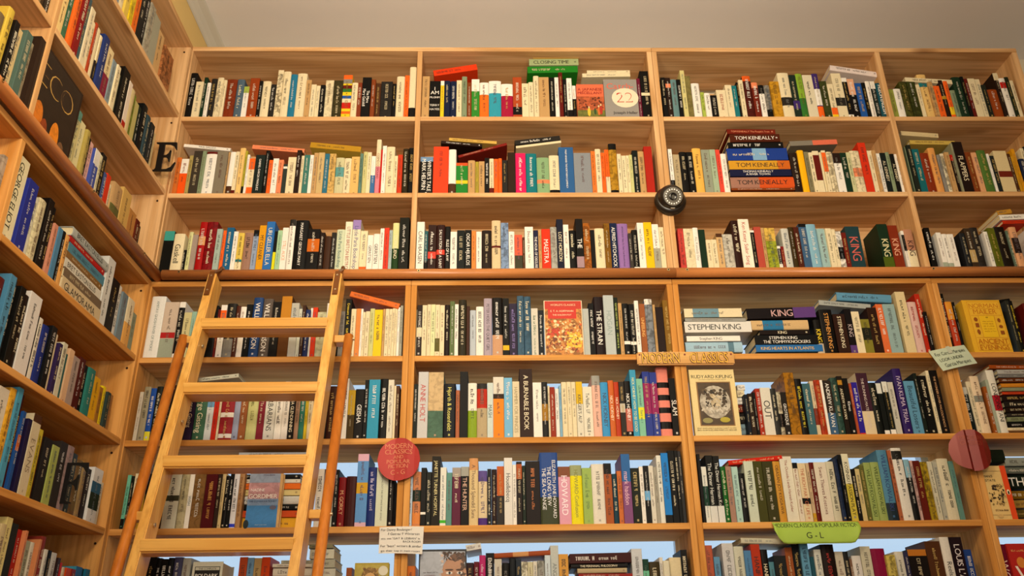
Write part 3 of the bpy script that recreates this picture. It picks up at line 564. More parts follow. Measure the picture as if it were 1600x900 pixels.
DATA = """U|1.1|1|-8871,35544,251,2154,145,1379|1a1816||||
U|1.1|2|-8604,35544,279,1714,121,1097|e0d4b4||||
U|1.1|3|-8347,35544,137,1975,191,1264|1f3d2a||||
U|1.1|4|-8171,35544,137,1656,110,1060|e8e4dc||||
U|1.1|5|-8054,35544,223,1901,175,1216|33302c||||
U|1.1|6|-7816,35544,234,1936,151,1239|e0d4b4%0.5||||
U|1.1|7|-7559,35544,125,1787,108,1144|e0d4b4||||
U|1.1|8|-7452,35544,395,1865,171,1194|8a3f1e%0.3||||1
U|1.1|9|-7027,35544,280,1810,105,1158|5a6e7e||e0d4b4||
U|1.1|10|-6760,35544,206,1515,161,1050|e8e4dc|a9b85a:0.8:1|||
U|1.1|11|-6531,35544,355,1876,110,1201|9a4a1e|e8702a:0:0.05|||1
U|1.1|12|-6171,35544,120,1753,113,1122|1a1816||||
U|1.1|13|-6060,35544,315,1771,159,1133|e0d4b4||||
U|1.1|14|-5756,35544,218,1665,216,1066|33302c||||
U|1.1|15|-5502,35544,212,2268,117,1451|e0d4b4%0.8||||
U|1.1|16|-5288,35544,281,2218,131,1419|e0d4b4||||
U|1.1|17|-5018,35544,253,2127,188,1361|2f7f9f||||
U|1.1|18|-4771,35544,369,2205,233,1411|e0d4b4||||1
U|1.1|19|-4383,35544,195,1848,181,1182|c2a070||||
U|1.1|20|-4175,35544,195,1612,156,1050|e0d4b4||||
U|1.1|21|-3994,35544,150,1617,237,1050|e0d4b4||||
U|1.1|22|-3806,35544,184,1552,107,1050|1a1816||||
U|1.1|23|-3643,35544,311,1859,220,1190|e0d4b4%0.3||||
U|1.1|24|-3308,35544,351,1795,141,1149|4a4428%0.5||||
U|1.1|25|-2947,35544,339,2036,120,1303|e6c830|e8702a:0.9:1/8f8c86:0.8:0.9/6e2018:0.68:0.76/3f7d3a:0.6:0.68/2f62a8:0.45:0.52/e0d4b4:0.36:0.45/c22a20:0.22:0.36/e8702a:0.1:0.16|||1
U|1.1|26|-2601,35544,224,1670,116,1069|e0d4b4||||
U|1.1|27|-2376,35544,155,1687,143,1080|8a4428||||
U|1.1|28|-2227,35544,341,2000,214,1280|1a1816||e8e4dc|The Mare / Mary Gaitskill|1
U|1.1|29|-1865,35544,167,1832,125,1173|8a4a24||||
U|1.1|30|-1702,35544,208,1690,181,1082|5a3a22||||
U|1.1|31|-1489,35544,445,1779,189,1138|33302c%0.4||||1
U|1.1|32|-1033,35544,138,1652,152,1058|1a1816||||
U|1.1|33|-892,35544,312,2021,177,1294|e0d4b4|e6c830:0:0.05|||
U|1.1|34|-565,35544,167,2017,109,1291|e8702a||||
U|1.1|35|-392,35544,254,2424,108,1551|e0d4b4|1a1816:0:0.2|||
U|1.2|1|110,35544,283,1988,129,1272|c2a070||||
U|1.2|2|394,35544,418,1808,195,1157|1a1816||e8e4dc|=I/AM/PILGRIM//TERRY/HAYES|1
U|1.2|3|820,35544,139,1792,160,1147|e6c830|e8e4dc:0.88:1|||
U|1.2|4|967,35544,220,1791,144,1146|1f2b4a||||
U|1.2|5|1191,35544,244,1794,182,1148|1f2b4a||||
U|1.2|6|1441,35544,197,1822,163,1166|e0d4b4||||
U|1.2|7|1645,35544,197,1991,142,1274|8c9a7e||||
U|1.2|8|1846,35544,169,1752,211,1121|8a4a20||||
U|1.2|9|2021,35544,302,1899,198,1216|e8e4dc|3f8f3a:0:0.7|||
U|1.2|10|2331,35544,354,1697,134,1086|e8e4dc|e87a2a:0:0.66|||
U|1.2|11|2691,35544,471,1810,180,1159|e8e4dc|3fa0b4:0:0.68|||1
U|1.2|12|3168,35544,448,1663,174,1065|e8e4dc|a82048:0:0.66|||1
U|1.2|13|3624,35544,344,2022,223,1294|b0552a|1a1816:0.12:0.3|||1
U|1.2|14|3973,35544,257,1703,202,1090|e0d4b4||1a1816||
U|1.2|15|4233,35544,186,1721,140,1102|e0d4b4||||
U|1.2|16|4431,35544,210,2099,237,1343|e0d4b4||||
U|1.2|17|4639,35544,384,1942,117,1243|c2a070||||1
U|1.2|18|5033,35544,216,1960,159,1254|1a1816||||
U|1.2|19|5259,35544,158,2001,206,1280|e8e4dc||||
U|1.2|20|5414,35544,151,2180,121,1395|6e2018||||
U|1.2|21|5577,35544,140,1887,168,1208|1a1816||||
U|1.2|22|5716,35544,198,1883,105,1205|e8e4dc|1a1816:0:0.2|||
U|1.2|23|5930,35544,140,1594,194,1050|1a1816|e8e4dc:0.6:1|||
F|1.2|24|6084,35544,1047,1548,20,240|000000|||japan|1
F|1.2|25|7149,35544,1294,1791,20,240|000000|||catch|1
U|1.2|26|8485,35544,141,1969,223,1260|7a2440||||
U|1.2|27|8616,35544,404,2262,144,1448|1a1816|e0d4b4:0.48:0.54|||1
H|1.2|1|6389,37683,1902,186,208,363,1377|e0d4b4||||
H|1.2|2|539,37748,1736,283,1871,388,1416|d84a20||||
H|1.2|3|6576,37853,1710,165,57,342,1392|e0d4b4||||
H|1.2|4|4231,37917,1995,315,239,407,1489|2f8a2e||||
H|1.2|5|4299,38281,1971,318,131,393,1312|a8b48a||1a1816|CLOSING TIME|
H|1.2|6|4458,38621,1827,244,102,392,1499|b89a50||||
U|1.3|1|9418,35544,170,1940,124,1242|1a1816||||
U|1.3|2|9592,35544,199,1918,116,1228|33221a|e0906a:0.75:0.85|||
U|1.3|3|9795,35544,229,1829,108,1170|6f8f92||||
U|1.3|4|10056,35544,171,1910,208,1222|1a1816||e8e4dc||
U|1.3|5|10208,35544,170,2277,118,1457|d0c890||||
U|1.3|6|10389,35544,200,2017,135,1291|8a8050%0.4||e0d4b4||
U|1.3|7|10600,35544,317,1685,155,1078|e8e4dc||||
U|1.3|8|10944,35544,153,1306,222,1050|a9b85a||||
U|1.3|9|11069,35544,217,1184,111,1050|e8e4dc||||
U|1.3|10|11309,35544,241,1114,163,1050|1a1816||||
U|1.3|11|11561,35544,365,1378,177,1050|e0d4b4||a03020||
U|1.3|12|11948,35544,260,1654,224,1059|e0d4b4||||
U|1.3|13|12210,35544,183,1617,215,1050|2a7f86||||
U|1.3|14|12402,35544,100,1780,221,1139|1a1816||||
U|1.3|15|12479,35544,171,1834,139,1174|e0d4b4||||
U|1.3|16|12662,35544,318,2044,158,1308|5a2018%0.3|e8702a:0.88:1|e8e4dc||
U|1.3|17|12984,35544,242,1725,150,1104|7a2e1a|e0906a:0.85:1|e8e4dc||
U|1.3|18|13260,35544,219,1655,224,1059|e8e4dc|1a1816:0.75:1|||
U|1.3|19|13489,35544,249,1656,234,1060|8f8c86%0.5|1a1816:0:0.3|||
U|1.3|20|13698,35544,360,1746,121,1117|c89a30%0.5||||
U|1.3|21|14065,35544,437,2171,125,1390|e0d4b4|33302c:0.28:0.46|||1
U|1.3|22|14511,35544,260,2075,132,1328|2a3a30|4a3578:0.22:0.4|||
U|1.3|23|14777,35544,260,2135,133,1367|8fb040|3f7d3a:0:0.45|||
U|1.3|24|15059,35544,379,2101,168,1345|d8d0b8||1a1816||1
U|1.3|25|15450,35544,243,2178,182,1394|4a3578|e8e4dc:0.3:0.66/e8702a:0:0.28|||
U|1.3|26|15678,35544,278,1779,137,1139|4a5028%0.4||||
U|1.3|27|15944,35544,230,1614,101,1050|e0d4b4|e8702a:0.1:0.3/e6c830:0:0.1|||
U|1.3|28|16209,35544,379,2177,159,1393|e0d4b4|33302c:0.28:0.46|||1
U|1.3|29|16591,35544,202,1953,152,1250|e8e4dc|1a1816:0.1:0.9|||
U|1.3|30|16813,35544,261,1917,179,1227|1a1816|e0b090:0.6:1|e8e4dc||
U|1.3|31|17108,35544,274,1757,233,1125|2f62a8||||
U|1.3|32|17368,35544,160,1755,197,1123|1a1816||||
U|1.3|33|17522,35544,172,1806,172,1156|e8e4dc||||
U|1.3|34|17708,35544,184,1807,186,1157|2a3430|e8e4dc:0.8:1|||
U|1.3|35|17902,35544,309,1734,195,1109|1f5a68||e8e4dc|PIGEON ENGLISH|
H|1.3|1|16248,37950,1889,256,-1861,212,1456|e0d4d0||||
U|1.4|1|18400,35544,193,1446,222,1050|9aa050||||
U|1.4|2|18592,35544,302,1468,212,1050|e8e4dc||||
U|1.4|3|18866,35544,283,1780,155,1139|5a5a28%0.7||||
U|1.4|4|19156,35544,337,1848,156,1183|4a5024%0.6||||
U|1.4|5|19474,35544,138,1598,114,1050|e0d4b4||||
U|1.4|6|19665,35544,356,2147,189,1374|e0c080|2a7f86:0.72:0.82|||1
U|1.4|7|19976,35544,175,1733,109,1109|c2a070%0.4||||
U|1.4|8|20157,35544,229,1531,109,1050|e8702a||||
U|1.4|9|20405,35544,193,1825,129,1168|33221a|b8922e:0.5:0.58|||
U|1.4|10|20600,35544,175,1780,123,1139|e8702a|e6c830:0.1:0.3|||
U|1.4|11|20797,35544,211,1355,148,1050|8c9a7e||||
U|1.4|12|20987,35544,338,1961,107,1255|1f3d2a||||
U|1.4|13|21326,35544,121,1983,100,1269|1a1816||||
U|1.4|14|21467,35544,139,1894,121,1212|6e2018||||
U|1.4|15|21607,35544,266,1894,114,1212|e0d4b4||||
U|1.4|16|21905,35544,194,1888,151,1208|e0d4b4||||
U|1.4|17|22071,35544,175,1578,104,1050|2a3028||||
U|1.4|18|22337,35544,413,1450,222,1050|a0521e||||
U|1.4|19|22729,35544,194,2220,186,1421|33221a|e0d4b4:0.84:1|||
U|1.4|20|22881,35544,230,1919,121,1228|e8e4dc|c22a20:0.75:0.9|||
U|1.4|21|23127,35544,157,1988,135,1272|2a3420||||
U|1.4|22|23301,35544,139,1830,149,1171|e0d4b4||||
H|1.4|1|19130,37326,1970,203,-676,150,1470|e0d4b4||||
U|2.1|1|-8882,32197,176,1680,239,1075|c87838||||
U|2.1|2|-8669,32197,266,1565,165,1050|e8641e|e8e4dc:0.6:1|||
U|2.1|3|-8398,32197,133,1720,168,1101|b0a068||||
U|2.1|4|-8236,32197,308,1880,112,1203|4a4238||||1
U|2.1|5|-7923,32197,133,1880,114,1203|8c9a7e||||
U|2.1|6|-7797,32197,400,1868,148,1195|e8e4dc|6e2018:0.95:1|||1
U|2.1|7|-7387,32197,388,1883,137,1205|8a8272||||1
U|2.1|8|-7022,32197,85,1888,216,1209|c2a070||||
U|2.1|9|-6897,32197,194,1845,123,1181|e8e4dc|5a3a22:0:0.2|||
U|2.1|10|-6691,32197,127,1844,103,1180|e0d4b4|6e2018:0:0.1|||
U|2.1|11|-6602,32197,207,2092,233,1339|e0c080||||
U|2.1|12|-6369,32197,85,1923,174,1231|b0a840|1a1816:0:0.2|||
U|2.1|13|-6260,32197,85,1720,121,1101|e8e4dc||||
U|2.1|14|-6188,32197,219,1590,176,1050|e0d4b4|e8702a:0.7:1/e8702a:0:0.22|||
U|2.1|15|-5940,32197,346,1697,104,1086|22302e||e8e4dc|GABRIEL GARCIA MARQUEZ|1
U|2.1|16|-5610,32197,146,1939,174,1241|1a1816||||
U|2.1|17|-5477,32197,146,1558,237,1050|e8702a||||
U|2.1|18|-5320,32197,207,1616,221,1050|e8e4dc||||
U|2.1|19|-5100,32197,177,1541,197,1050|e0906a||||
U|2.1|20|-4900,32197,146,1317,137,1050|3a4440|e8e4dc:0.85:0.92|||
U|2.1|21|-4752,32197,298,1627,151,1050|e0d4b4||||
U|2.1|22|-4441,32197,164,1922,123,1230|33221a||||
U|2.1|23|-4293,32197,116,1728,208,1106|e0d4b4||||
U|2.1|24|-4162,32197,201,1741,175,1114|4a8078||||
U|2.1|25|-3964,32197,134,1758,209,1125|e8e4dc||||
U|2.1|26|-3808,32197,158,1813,146,1161|c2a070||||
U|2.1|27|-3640,32197,225,1813,131,1160|c8b080||||
U|2.1|28|-3428,32197,177,1818,214,1164|3a7890||||
U|2.1|29|-3250,32197,239,1835,238,1175|d0b070%0.4||||
U|2.1|30|-3001,32197,312,1648,219,1055|c8c4a0|6aa0a0:0.5:0.75|||
U|2.1|31|-2682,32197,257,1619,213,1050|e0d4b4||||
U|2.1|32|-2420,32197,300,1686,215,1079|dcb878||||
U|2.1|33|-2112,32197,116,1819,204,1164|6a8a80||||
U|2.1|34|-1977,32197,147,1852,132,1185|c8c490||||
U|2.1|35|-1831,32197,147,1855,172,1187|e0d4b4||||
U|2.1|36|-1675,32197,159,1668,150,1067|4a78a8|e8e4dc:0.5:1|||
U|2.1|37|-1503,32197,165,2375,104,1520|e0d4b4|d88a98:0:0.5|6e2018|COSMO COSMOLINO|
U|2.1|38|-1332,32197,55,1925,104,1232|c22a20||||
U|2.1|39|-1276,32197,147,2115,139,1353|e8e4dc||||
U|2.1|40|-1123,32197,299,2077,136,1330|e0d4b4||||1
U|2.1|41|-826,32197,116,1709,197,1094|e0d4b4||1a1816||
U|2.1|42|-708,32197,178,1786,234,1143|c84828||||
U|2.1|43|-515,32197,208,2005,163,1283|3a3018%0.5||||
U|2.1|44|-309,32197,209,2086,231,1335|1a1816%0.4||||
H|2.1|1|-6218,34340,1972,180,-962,358,1339|e0906a||||
H|2.1|2|-4064,34419,1917,242,-1111,390,1480|e0c860|b8922e:0:1|||
H|2.1|3|-8803,34472,1773,135,-1113,416,1373|e8e4dc||1a1816|PAUL GALLICO|
U|2.2|1|134,32197,474,1674,218,1071|1a1816|7a98b8:0.88:1|e8e4dc|WINTER'S TALE//MARK HELPRIN|1
U|2.2|2|618,32197,563,2095,167,1341|e0502a||||1
U|2.2|3|1186,32197,276,1987,191,1272|e8e4dc|5a3a22:0:0.25|||
U|2.2|4|1467,32197,433,1406,212,1050|2f8a3a|d06030:0.91:1/e6c830:0.36:0.46|||1
U|2.2|5|1909,32197,264,1452,112,1050|c2a070||||
U|2.2|6|2177,32197,126,1442,192,1050|b0a040||||
U|2.2|7|2308,32197,211,1480,227,1050|c2a070||||
U|2.2|8|2525,32197,168,1625,210,1050|1a1816||e8e4dc||
U|2.2|9|2700,32197,162,1588,205,1050|e0d4b4|6e2018:0:0.2|||
U|2.2|10|2868,32197,162,1550,167,1050|e8702a||||
U|2.2|11|3036,32197,126,1548,125,1050|e8702a||||
U|2.2|12|3169,32197,205,1517,210,1050|33302c||||
U|2.2|13|3379,32197,283,1819,147,1164|3a2818||||
U|2.2|14|3669,32197,380,1831,212,1172|d8286a||e8e4dc||1
U|2.2|15|4056,32197,405,1833,236,1173|1f7f88||e8e4dc||1
U|2.2|16|4462,32197,458,1602,155,1050|8fae86|e0906a:0.3:0.4|||1
U|2.2|17|4926,32197,362,1697,156,1086|e0d4b4|1a1816:0:0.12|||1
U|2.2|18|5300,32197,550,2107,233,1348|3a6a9c||e8e4dc|PHILIP HENSHER THE NORTHERN CLEMENCY|1
U|2.2|19|5853,32197,647,1833,201,1173|8f949a||||1
U|2.2|20|6496,32197,157,1858,124,1189|d8803a||||
U|2.2|21|6658,32197,205,1953,118,1250|e0d4b4||||
U|2.2|22|6869,32197,133,1785,121,1142|e8702a||||
U|2.2|23|7024,32197,158,1998,227,1279|e0d4b4|e8702a:0.4:1|||
U|2.2|24|7186,32197,297,2256,213,1444|b8902e%0.6|1a1816:0.88:1/1a1816:0:0.1|||1
U|2.2|25|7473,32197,145,1734,120,1110|e0d4b4||||
U|2.2|26|7641,32197,176,1719,216,1100|e0d4b4||||
U|2.2|27|7827,32197,115,1742,237,1115|e0d4b4||||
U|2.2|28|7939,32197,115,1740,192,1113|c8c890||||
U|2.2|29|8052,32197,206,1905,149,1220|1c2420||||
U|2.2|30|8270,32197,236,1886,177,1207|c2a070||||
U|2.2|31|8500,32197,296,2066,118,1322|b03020||||1
H|2.2|1|1550,33955,1915,110,3028,406,1342|8a2a20||||
H|2.2|2|3716,34350,1737,103,1443,363,1348|e0d4b4||||
H|2.2|3|3688,34496,1735,208,1278,361,1384|33302c||e8e4dc||
H|2.2|4|858,34611,1564,126,-1053,418,1430|33221a||e8e4dc||
H|2.2|5|1166,34742,1815,127,-911,415,1387|d0b060||||
U|2.3|1|9411,32197,142,1946,118,1245|e8e4dc|1a1816:0:0.3|||
U|2.3|2|9586,32197,261,1774,227,1135|b8a888||||
U|2.3|3|9833,32197,260,1841,150,1178|1a1816||||
U|2.3|4|10103,32197,231,1842,164,1179|1a1816||||
U|2.3|5|10345,32197,320,2024,182,1295|e8b860||||1
U|2.3|6|10685,32197,321,1991,227,1274|9aa090||||1
U|2.3|7|10991,32197,214,1951,159,1248|a8b8a0||||
U|2.3|8|11232,32197,172,1992,228,1275|e05848||||
U|2.3|9|11392,32197,208,1772,170,1134|e8e4dc||||
U|2.3|10|14011,32197,310,1812,173,1159|33221a||||
U|2.3|11|14297,32197,232,1879,103,1203|f0b818||||
U|2.3|12|14560,32197,173,1847,162,1182|8a8468||||
U|2.3|13|14724,32197,143,1795,126,1149|e0d4b4||1a1816||
U|2.3|14|14861,32197,232,1844,101,1180|e0d4b4|6e2018:0.3:0.9|||
U|2.3|15|15150,32197,102,1852,212,1185|e0d4b4||||
U|2.3|16|15217,32197,155,1882,124,1204|e0d4b4|e8702a:0.5:0.95|||
U|2.3|17|15398,32197,233,1849,166,1183|e0d4b4%0.6||||
U|2.3|18|15653,32197,293,1816,202,1162|e8e4dc|33221a:0.75:1|||
U|2.3|19|15941,32197,233,1814,178,1161|1f3d2a||||
U|2.3|20|16164,32197,143,1812,146,1160|c8c8a0||||
U|2.3|21|16327,32197,353,1901,173,1217|e0d4b4%0.4|e0906a:0.4:0.6|||1
U|2.3|22|16688,32197,293,2265,178,1449|d04020||||1
U|2.3|23|17004,32197,204,1926,210,1233|e0d4b4||||
U|2.3|24|17164,32197,113,1884,115,1205|c2a070||||
U|2.3|25|17317,32197,144,1780,178,1139|e8e4dc||1a1816|A.L. KENNEDY INDELIBLE ACTS|
U|2.3|26|17444,32197,203,1777,135,1138|1f2826||e0d4b4|A.L. KENNEDY|
U|2.3|27|17655,32197,144,1814,139,1161|8c9a7e||||
U|2.3|28|17843,32197,174,1783,208,1141|1a1816||e0d4b4|A.L. KENNEDY|
U|2.3|29|18002,32197,144,1744,171,1116|e8e4dc||||
H|2.3|1|11639,32390,2372,96,34,201,1482|8a4a20||||
H|2.3|2|11648,32486,2377,470,93,189,1401|a88070|d0602a:0.45:1|1a1816|TOM KENEALLY|1
H|2.3|3|11668,32987,2315,293,101,195,1390|20264a||e8e4dc|THOMAS KENEALLY/A RIVER TOWN|1
H|2.3|4|11669,33284,2302,380,43,178,1488|d0a038|c8702a:0.8:1|33221a|TOM KENEALLY|1
H|2.3|5|11666,33699,2295,528,109,210,1488|2a4a98|8ab0d0:0.42:0.65|e0d4b4||1
H|2.3|6|11735,34232,2112,252,91,185,1489|1a1816||e8e4dc||
H|2.3|7|14119,34329,1824,217,466,194,1457|8a8478|d87a60:0.48:1|1a1816||
H|2.3|8|11836,34483,1916,348,104,151,1324|5a2a14||e8e4dc|TOM KENEALLY|1
H|2.3|9|11756,34850,1857,219,-85,146,1348|7a2a18||e0906a|TOM KENEALLY The People's Train|
U|2.4|1|18493,32197,77,2112,226,1352|8c9a7e||||
U|2.4|2|18516,32197,160,2125,122,1360|2a3028||||
U|2.4|3|18728,32197,261,1990,200,1274|1f7078||||
U|2.4|4|18990,32197,361,1810,192,1158|8a3a1a||||1
U|2.4|5|19313,32197,260,1993,120,1276|d8a060||||
U|2.4|6|19643,32197,144,1752,224,1121|8f8c86||||
U|2.4|7|19800,32197,178,1813,235,1160|d8d0b8%0.7||||
U|2.4|8|19918,32197,161,1807,131,1156|c2a070||||
U|2.4|9|20150,32197,144,1753,233,1122|33221a|c22a20:0.85:1|||
U|2.4|10|20251,32197,71,2231,156,1428|9a9a80||||
U|2.4|11|20335,32197,368,2293,168,1467|2a1a14||e0d4b4|FLAPPERS|1
U|2.4|12|20755,32197,245,1875,239,1200|8a4a20||||
U|2.4|13|20992,32197,245,1842,217,1179|d8a880||||
U|2.4|14|21179,32197,311,1888,123,1208|5a7a3a||||
U|2.4|15|21522,32197,94,1750,160,1120|e8e4dc||||
U|2.4|16|21630,32197,178,1671,172,1070|2a3030||||
U|2.4|17|21797,32197,495,1870,147,1197|d8c8a0|7a3020:0.38:0.52|1a1816||1
U|2.4|18|22284,32197,128,1729,127,1107|5a3a22||||
U|2.4|19|22430,32197,94,1631,145,1050|d0a030||||
U|2.4|20|22571,32197,111,1995,201,1277|d8a020||||
H|2.4|1|18836,34541,1752,183,-218,367,1425|c8b060||||
H|2.4|2|18582,34949,1434,197,-865,384,1388|d0c098||||
U|3.1|1|-8825,29006,342,1731,172,1108|141614|4aa098:0.78:1|||1
U|3.1|2|-8452,29006,370,1592,109,1050|e0d4b4||1a1816|Gaskell|1
U|3.1|3|-8127,29006,139,1008,238,1050|1a1816||||
U|3.1|4|-7971,29006,128,1714,210,1097|d0d0a0||||
U|3.1|5|-7847,29006,192,1614,236,1050|a89a90||||
U|3.1|6|-7603,29006,243,2069,115,1324|a81818|d0a070:0.55:0.72|||1
U|3.1|7|-7363,29006,371,2085,137,1335|8a1820%0.5||e0d4b4||1
U|3.1|8|-6975,29006,197,1776,106,1137|a8b8b0||||
U|3.1|9|-6808,29006,139,1763,209,1128|e8702a||||
U|3.1|10|-6638,29006,255,1847,138,1182|2a6a90||e0d4b4||
U|3.1|11|-6371,29006,151,1676,118,1073|e8e4dc||||
U|3.1|12|-6227,29006,215,1645,159,1053|d8c060|e0d4b4:0:0.3/2a7f86:0.3:0.36|||
U|3.1|13|-6029,29006,315,1683,228,1077|a08070||1a1816||1
U|3.1|14|-5704,29006,186,1785,215,1142|9aa8c0|1a1816:0.86:1|||
U|3.1|15|-5488,29006,238,1930,136,1235|d8a020||1a1816|MY CLEANER|
U|3.1|16|-5240,29006,285,2073,121,1327|3a78b8||e0d4b4|URI GELLER  ELLA|1
U|3.1|17|-4980,29006,122,1739,229,1113|1a1816|e0d820:0:0.52|||
U|3.1|18|-4838,29006,157,1750,180,1120|a8c8a8||||
U|3.1|19|-4679,29006,216,1867,198,1195|e8e4dc||e0906a|STILL ALICE|
U|3.1|20|-4435,29006,209,2156,113,1380|e8e4dc|33302c:0.88:1|||
U|3.1|21|-4219,29006,459,2122,108,1358|141414||e8e4dc|MARGARET GEORGE MARY|1
U|3.1|22|-3775,29006,432,1807,196,1156|141010|c8701e:0.5:0.78|||1
U|3.1|23|-3328,29006,169,1648,160,1055|2a1a12||||
U|3.1|24|-3143,29006,227,1476,110,1050|4a3020||||
U|3.1|25|-2935,29006,170,1687,231,1080|33302c||||
U|3.1|26|-2751,29006,286,1787,189,1144|c8d0b8||2a5a60|Little Paris Bookshop|1
U|3.1|27|-2463,29006,257,2111,212,1351|d8dcc8||a03030|LITTLE BRETON BISTRO|1
U|3.1|28|-2181,29006,286,2125,112,1360|e0d8c0|a08ac0:0.82:1|3a4a80|Little Paris Bookshop|1
U|3.1|29|-1908,29006,258,1742,220,1115|e0d4b4|e8702a:0:0.18|||
U|3.1|30|-1627,29006,198,1511,109,1050|e8e4dc||1a1816|GERRITSEN|
U|3.1|31|-1440,29006,229,1620,221,1050|e8e4dc||1a1816|GERRITSEN|
U|3.1|32|-1197,29006,140,1807,164,1157|e8e4dc||||
U|3.1|33|-1048,29006,170,1820,147,1165|d84830||||
U|3.1|34|-877,29006,111,1740,177,1114|a8b8b8||||
U|3.1|35|-766,29006,229,2067,230,1323|2a4a24|d8d8a0:0.5:1|e0d4b4|DON BUENO|
U|3.1|36|-520,29006,345,2233,138,1429|1a1c12||||1
U|3.2|1|105,29006,269,2044,118,1308|e8e4dc||1a1816|CARL HIAASEN|1
U|3.2|2|375,29006,129,1705,174,1091|3a6a70|1a1816:0:0.3|||
U|3.2|3|514,29006,287,1928,133,1234|3a201a|d05040:0.3:0.44|e8e4dc||1
U|3.2|4|809,29006,299,1921,115,1229|3a1c18|d05040:0.38:0.48|e8e4dc|SALVATION OF A SAINT|1
U|3.2|5|1113,29006,188,1860,123,1190|1a1816||e8e4dc|RULE OF LAW|
U|3.2|6|1308,29006,229,1633,107,1050|e8e4dc||||
U|3.2|7|1541,29006,270,1703,128,1090|1c2422||||
U|3.2|8|1817,29006,235,1725,144,1104|181a18||e8e4dc|OSCAR HIJUELOS|
U|3.2|9|2058,29006,153,1684,143,1078|e0904a||||
U|3.2|10|2216,29006,200,1688,206,1080|e8e4dc||||
U|3.2|11|2423,29006,347,1705,141,1091|2e201a||||1
U|3.2|12|2776,29006,318,2121,170,1357|d8c4a0|6a2020:0.48:0.52|1a1816||1
U|3.2|13|3100,29006,271,2000,125,1280|8aa0c0%0.6||||1
U|3.2|14|3377,29006,206,1658,149,1061|e8e4dc||||
U|3.2|15|3588,29006,271,1499,103,1050|d86a50|4a4a38:0:0.45|||
U|3.2|16|3866,29006,82,1413,135,1050|5a3a22||||
U|3.2|17|3953,29006,300,1821,102,1165|e8e4dc||||1
U|3.2|18|4264,29006,171,1731,203,1108|2a2c4a||e8e4dc|THE HOUR OF DISGUISE|
U|3.2|19|4440,29006,112,1730,177,1107|c2a070||||
U|3.2|20|4555,29006,307,1741,127,1114|d84020||e8e4dc|MAESTRA|1
U|3.2|21|4871,29006,230,1847,166,1182|b0b0a8%0.4||||
U|3.2|22|5113,29006,231,2198,231,1407|20243a||e0d4b4|LOST HORIZON|
U|3.2|23|5339,29006,189,1913,115,1224|e8e4dc||||
U|3.2|24|5544,29006,243,1734,215,1110|1a1816||e0d4b4||
U|3.2|25|5787,29006,260,2173,161,1390|181414|a89098:0.1:0.3|e8e4dc|THE|1
U|3.2|26|6054,29006,249,2000,169,1280|a86820%0.6||||
U|3.2|27|6315,29006,154,1748,217,1119|1a1816||e0d4b4||
U|3.2|28|6467,29006,332,1779,155,1139|e0d4b4||||1
U|3.2|29|6807,29006,207,1987,171,1272|8a6418%0.4||||
U|3.2|30|7024,29006,255,2010,196,1287|1c2c50||e8e4dc|ALFRED HITCHCOCK|1
U|3.2|31|7292,29006,386,2014,238,1289|9a78b0||1a1430|HITCHCOCK Tales To Take Your Breath Away|1
U|3.2|32|7668,29006,124,1574,148,1050|4a4440||||
U|3.2|33|7811,29006,202,1750,217,1120|1a1816|e8e4dc:0:0.15|||
U|3.2|34|8016,29006,232,2026,199,1297|e8e4dc||||
U|3.2|35|8252,29006,291,2039,189,1305|e8c018||1a1816||1
U|3.2|36|8542,29006,232,1940,157,1242|a8a898|e8e4dc:0.5:1|||
U|3.2|37|8778,29006,202,1816,149,1162|e0d4b4||||
U|3.3|1|9449,29006,202,1733,108,1109|c85048%0.3||||
U|3.3|2|9659,29006,339,1734,118,1110|e0d4b4%0.2||||1
U|3.3|3|10002,29006,184,1769,110,1132|e8e4dc||8f8c86|A.L. Kennedy Day|
U|3.3|4|10218,29006,233,1740,204,1114|1f3a28||||
U|3.3|5|10437,29006,185,1291,136,1050|e0d4b4||||
U|3.3|6|10624,29006,190,1291,123,1050|e0d4b4||||
U|3.3|7|10817,29006,214,1529,112,1050|d0b080|5a3a22:0.9:1|||
U|3.3|8|11069,29006,371,1556,218,1050|c8c4b8%0.4||||1
U|3.3|9|11447,29006,263,2125,222,1360|3a1c14||e0d4b4||1
U|3.3|10|11707,29006,383,2159,194,1382|ece4d4||a82a20|Ken Kesey  Sailor Song|1
U|3.3|11|12077,29006,143,1669,139,1068|e8e4dc|1a1816:0.05:0.95|||
U|3.3|12|12225,29006,245,1807,134,1157|b85848||||
U|3.3|13|12478,29006,113,1773,141,1135|c2a070||||
U|3.3|14|12606,29006,371,1775,164,1136|a0a838%0.6|d8b860:0.7:1|||1
U|3.3|15|12966,29006,113,1021,122,1050|e8e4dc|33302c:0.3:0.9|||
U|3.3|16|13101,29006,114,1022,162,1050|8a2a28||||
U|3.3|17|13211,29006,263,1740,137,1113|c8c8c0||||
U|3.3|18|13518,29006,174,1850,235,1184|4a3a18||||
U|3.3|19|13699,29006,204,1851,236,1184|5a2a18||e0d4b4||
U|3.3|20|13885,29006,276,1951,177,1249|4a6a8a|1a1816:0.93:1|||1
U|3.3|21|14149,29006,341,1914,134,1225|8ab4c8||e8e4dc||1
U|3.3|22|14539,29006,325,1782,235,1141|a0bcbc||||1
U|3.3|23|14829,29006,204,1742,143,1115|e0d4b4||||
U|3.3|24|15042,29006,132,1708,150,1093|e0d4b4||1a1816||
U|3.3|25|15157,29006,186,1602,100,1050|e8e4dc%0.8|1a1816:0.3:0.6|||
U|3.3|26|15373,29006,174,1570,153,1050|7a2a1e||||
U|3.3|27|15560,29006,504,1827,166,1170|2a4a50||c05a50|KING|1
U|3.3|28|16723,29006,372,1903,128,1218|1f3a26|5a6a20:0:0.3|d8d0a0|KING|1
U|3.3|29|17124,29006,355,1871,171,1198|8a3a1e||d8a080|KING|1
U|3.3|30|17557,29006,102,1627,137,1050|e8e4dc|1a1816:0.5:0.9|||
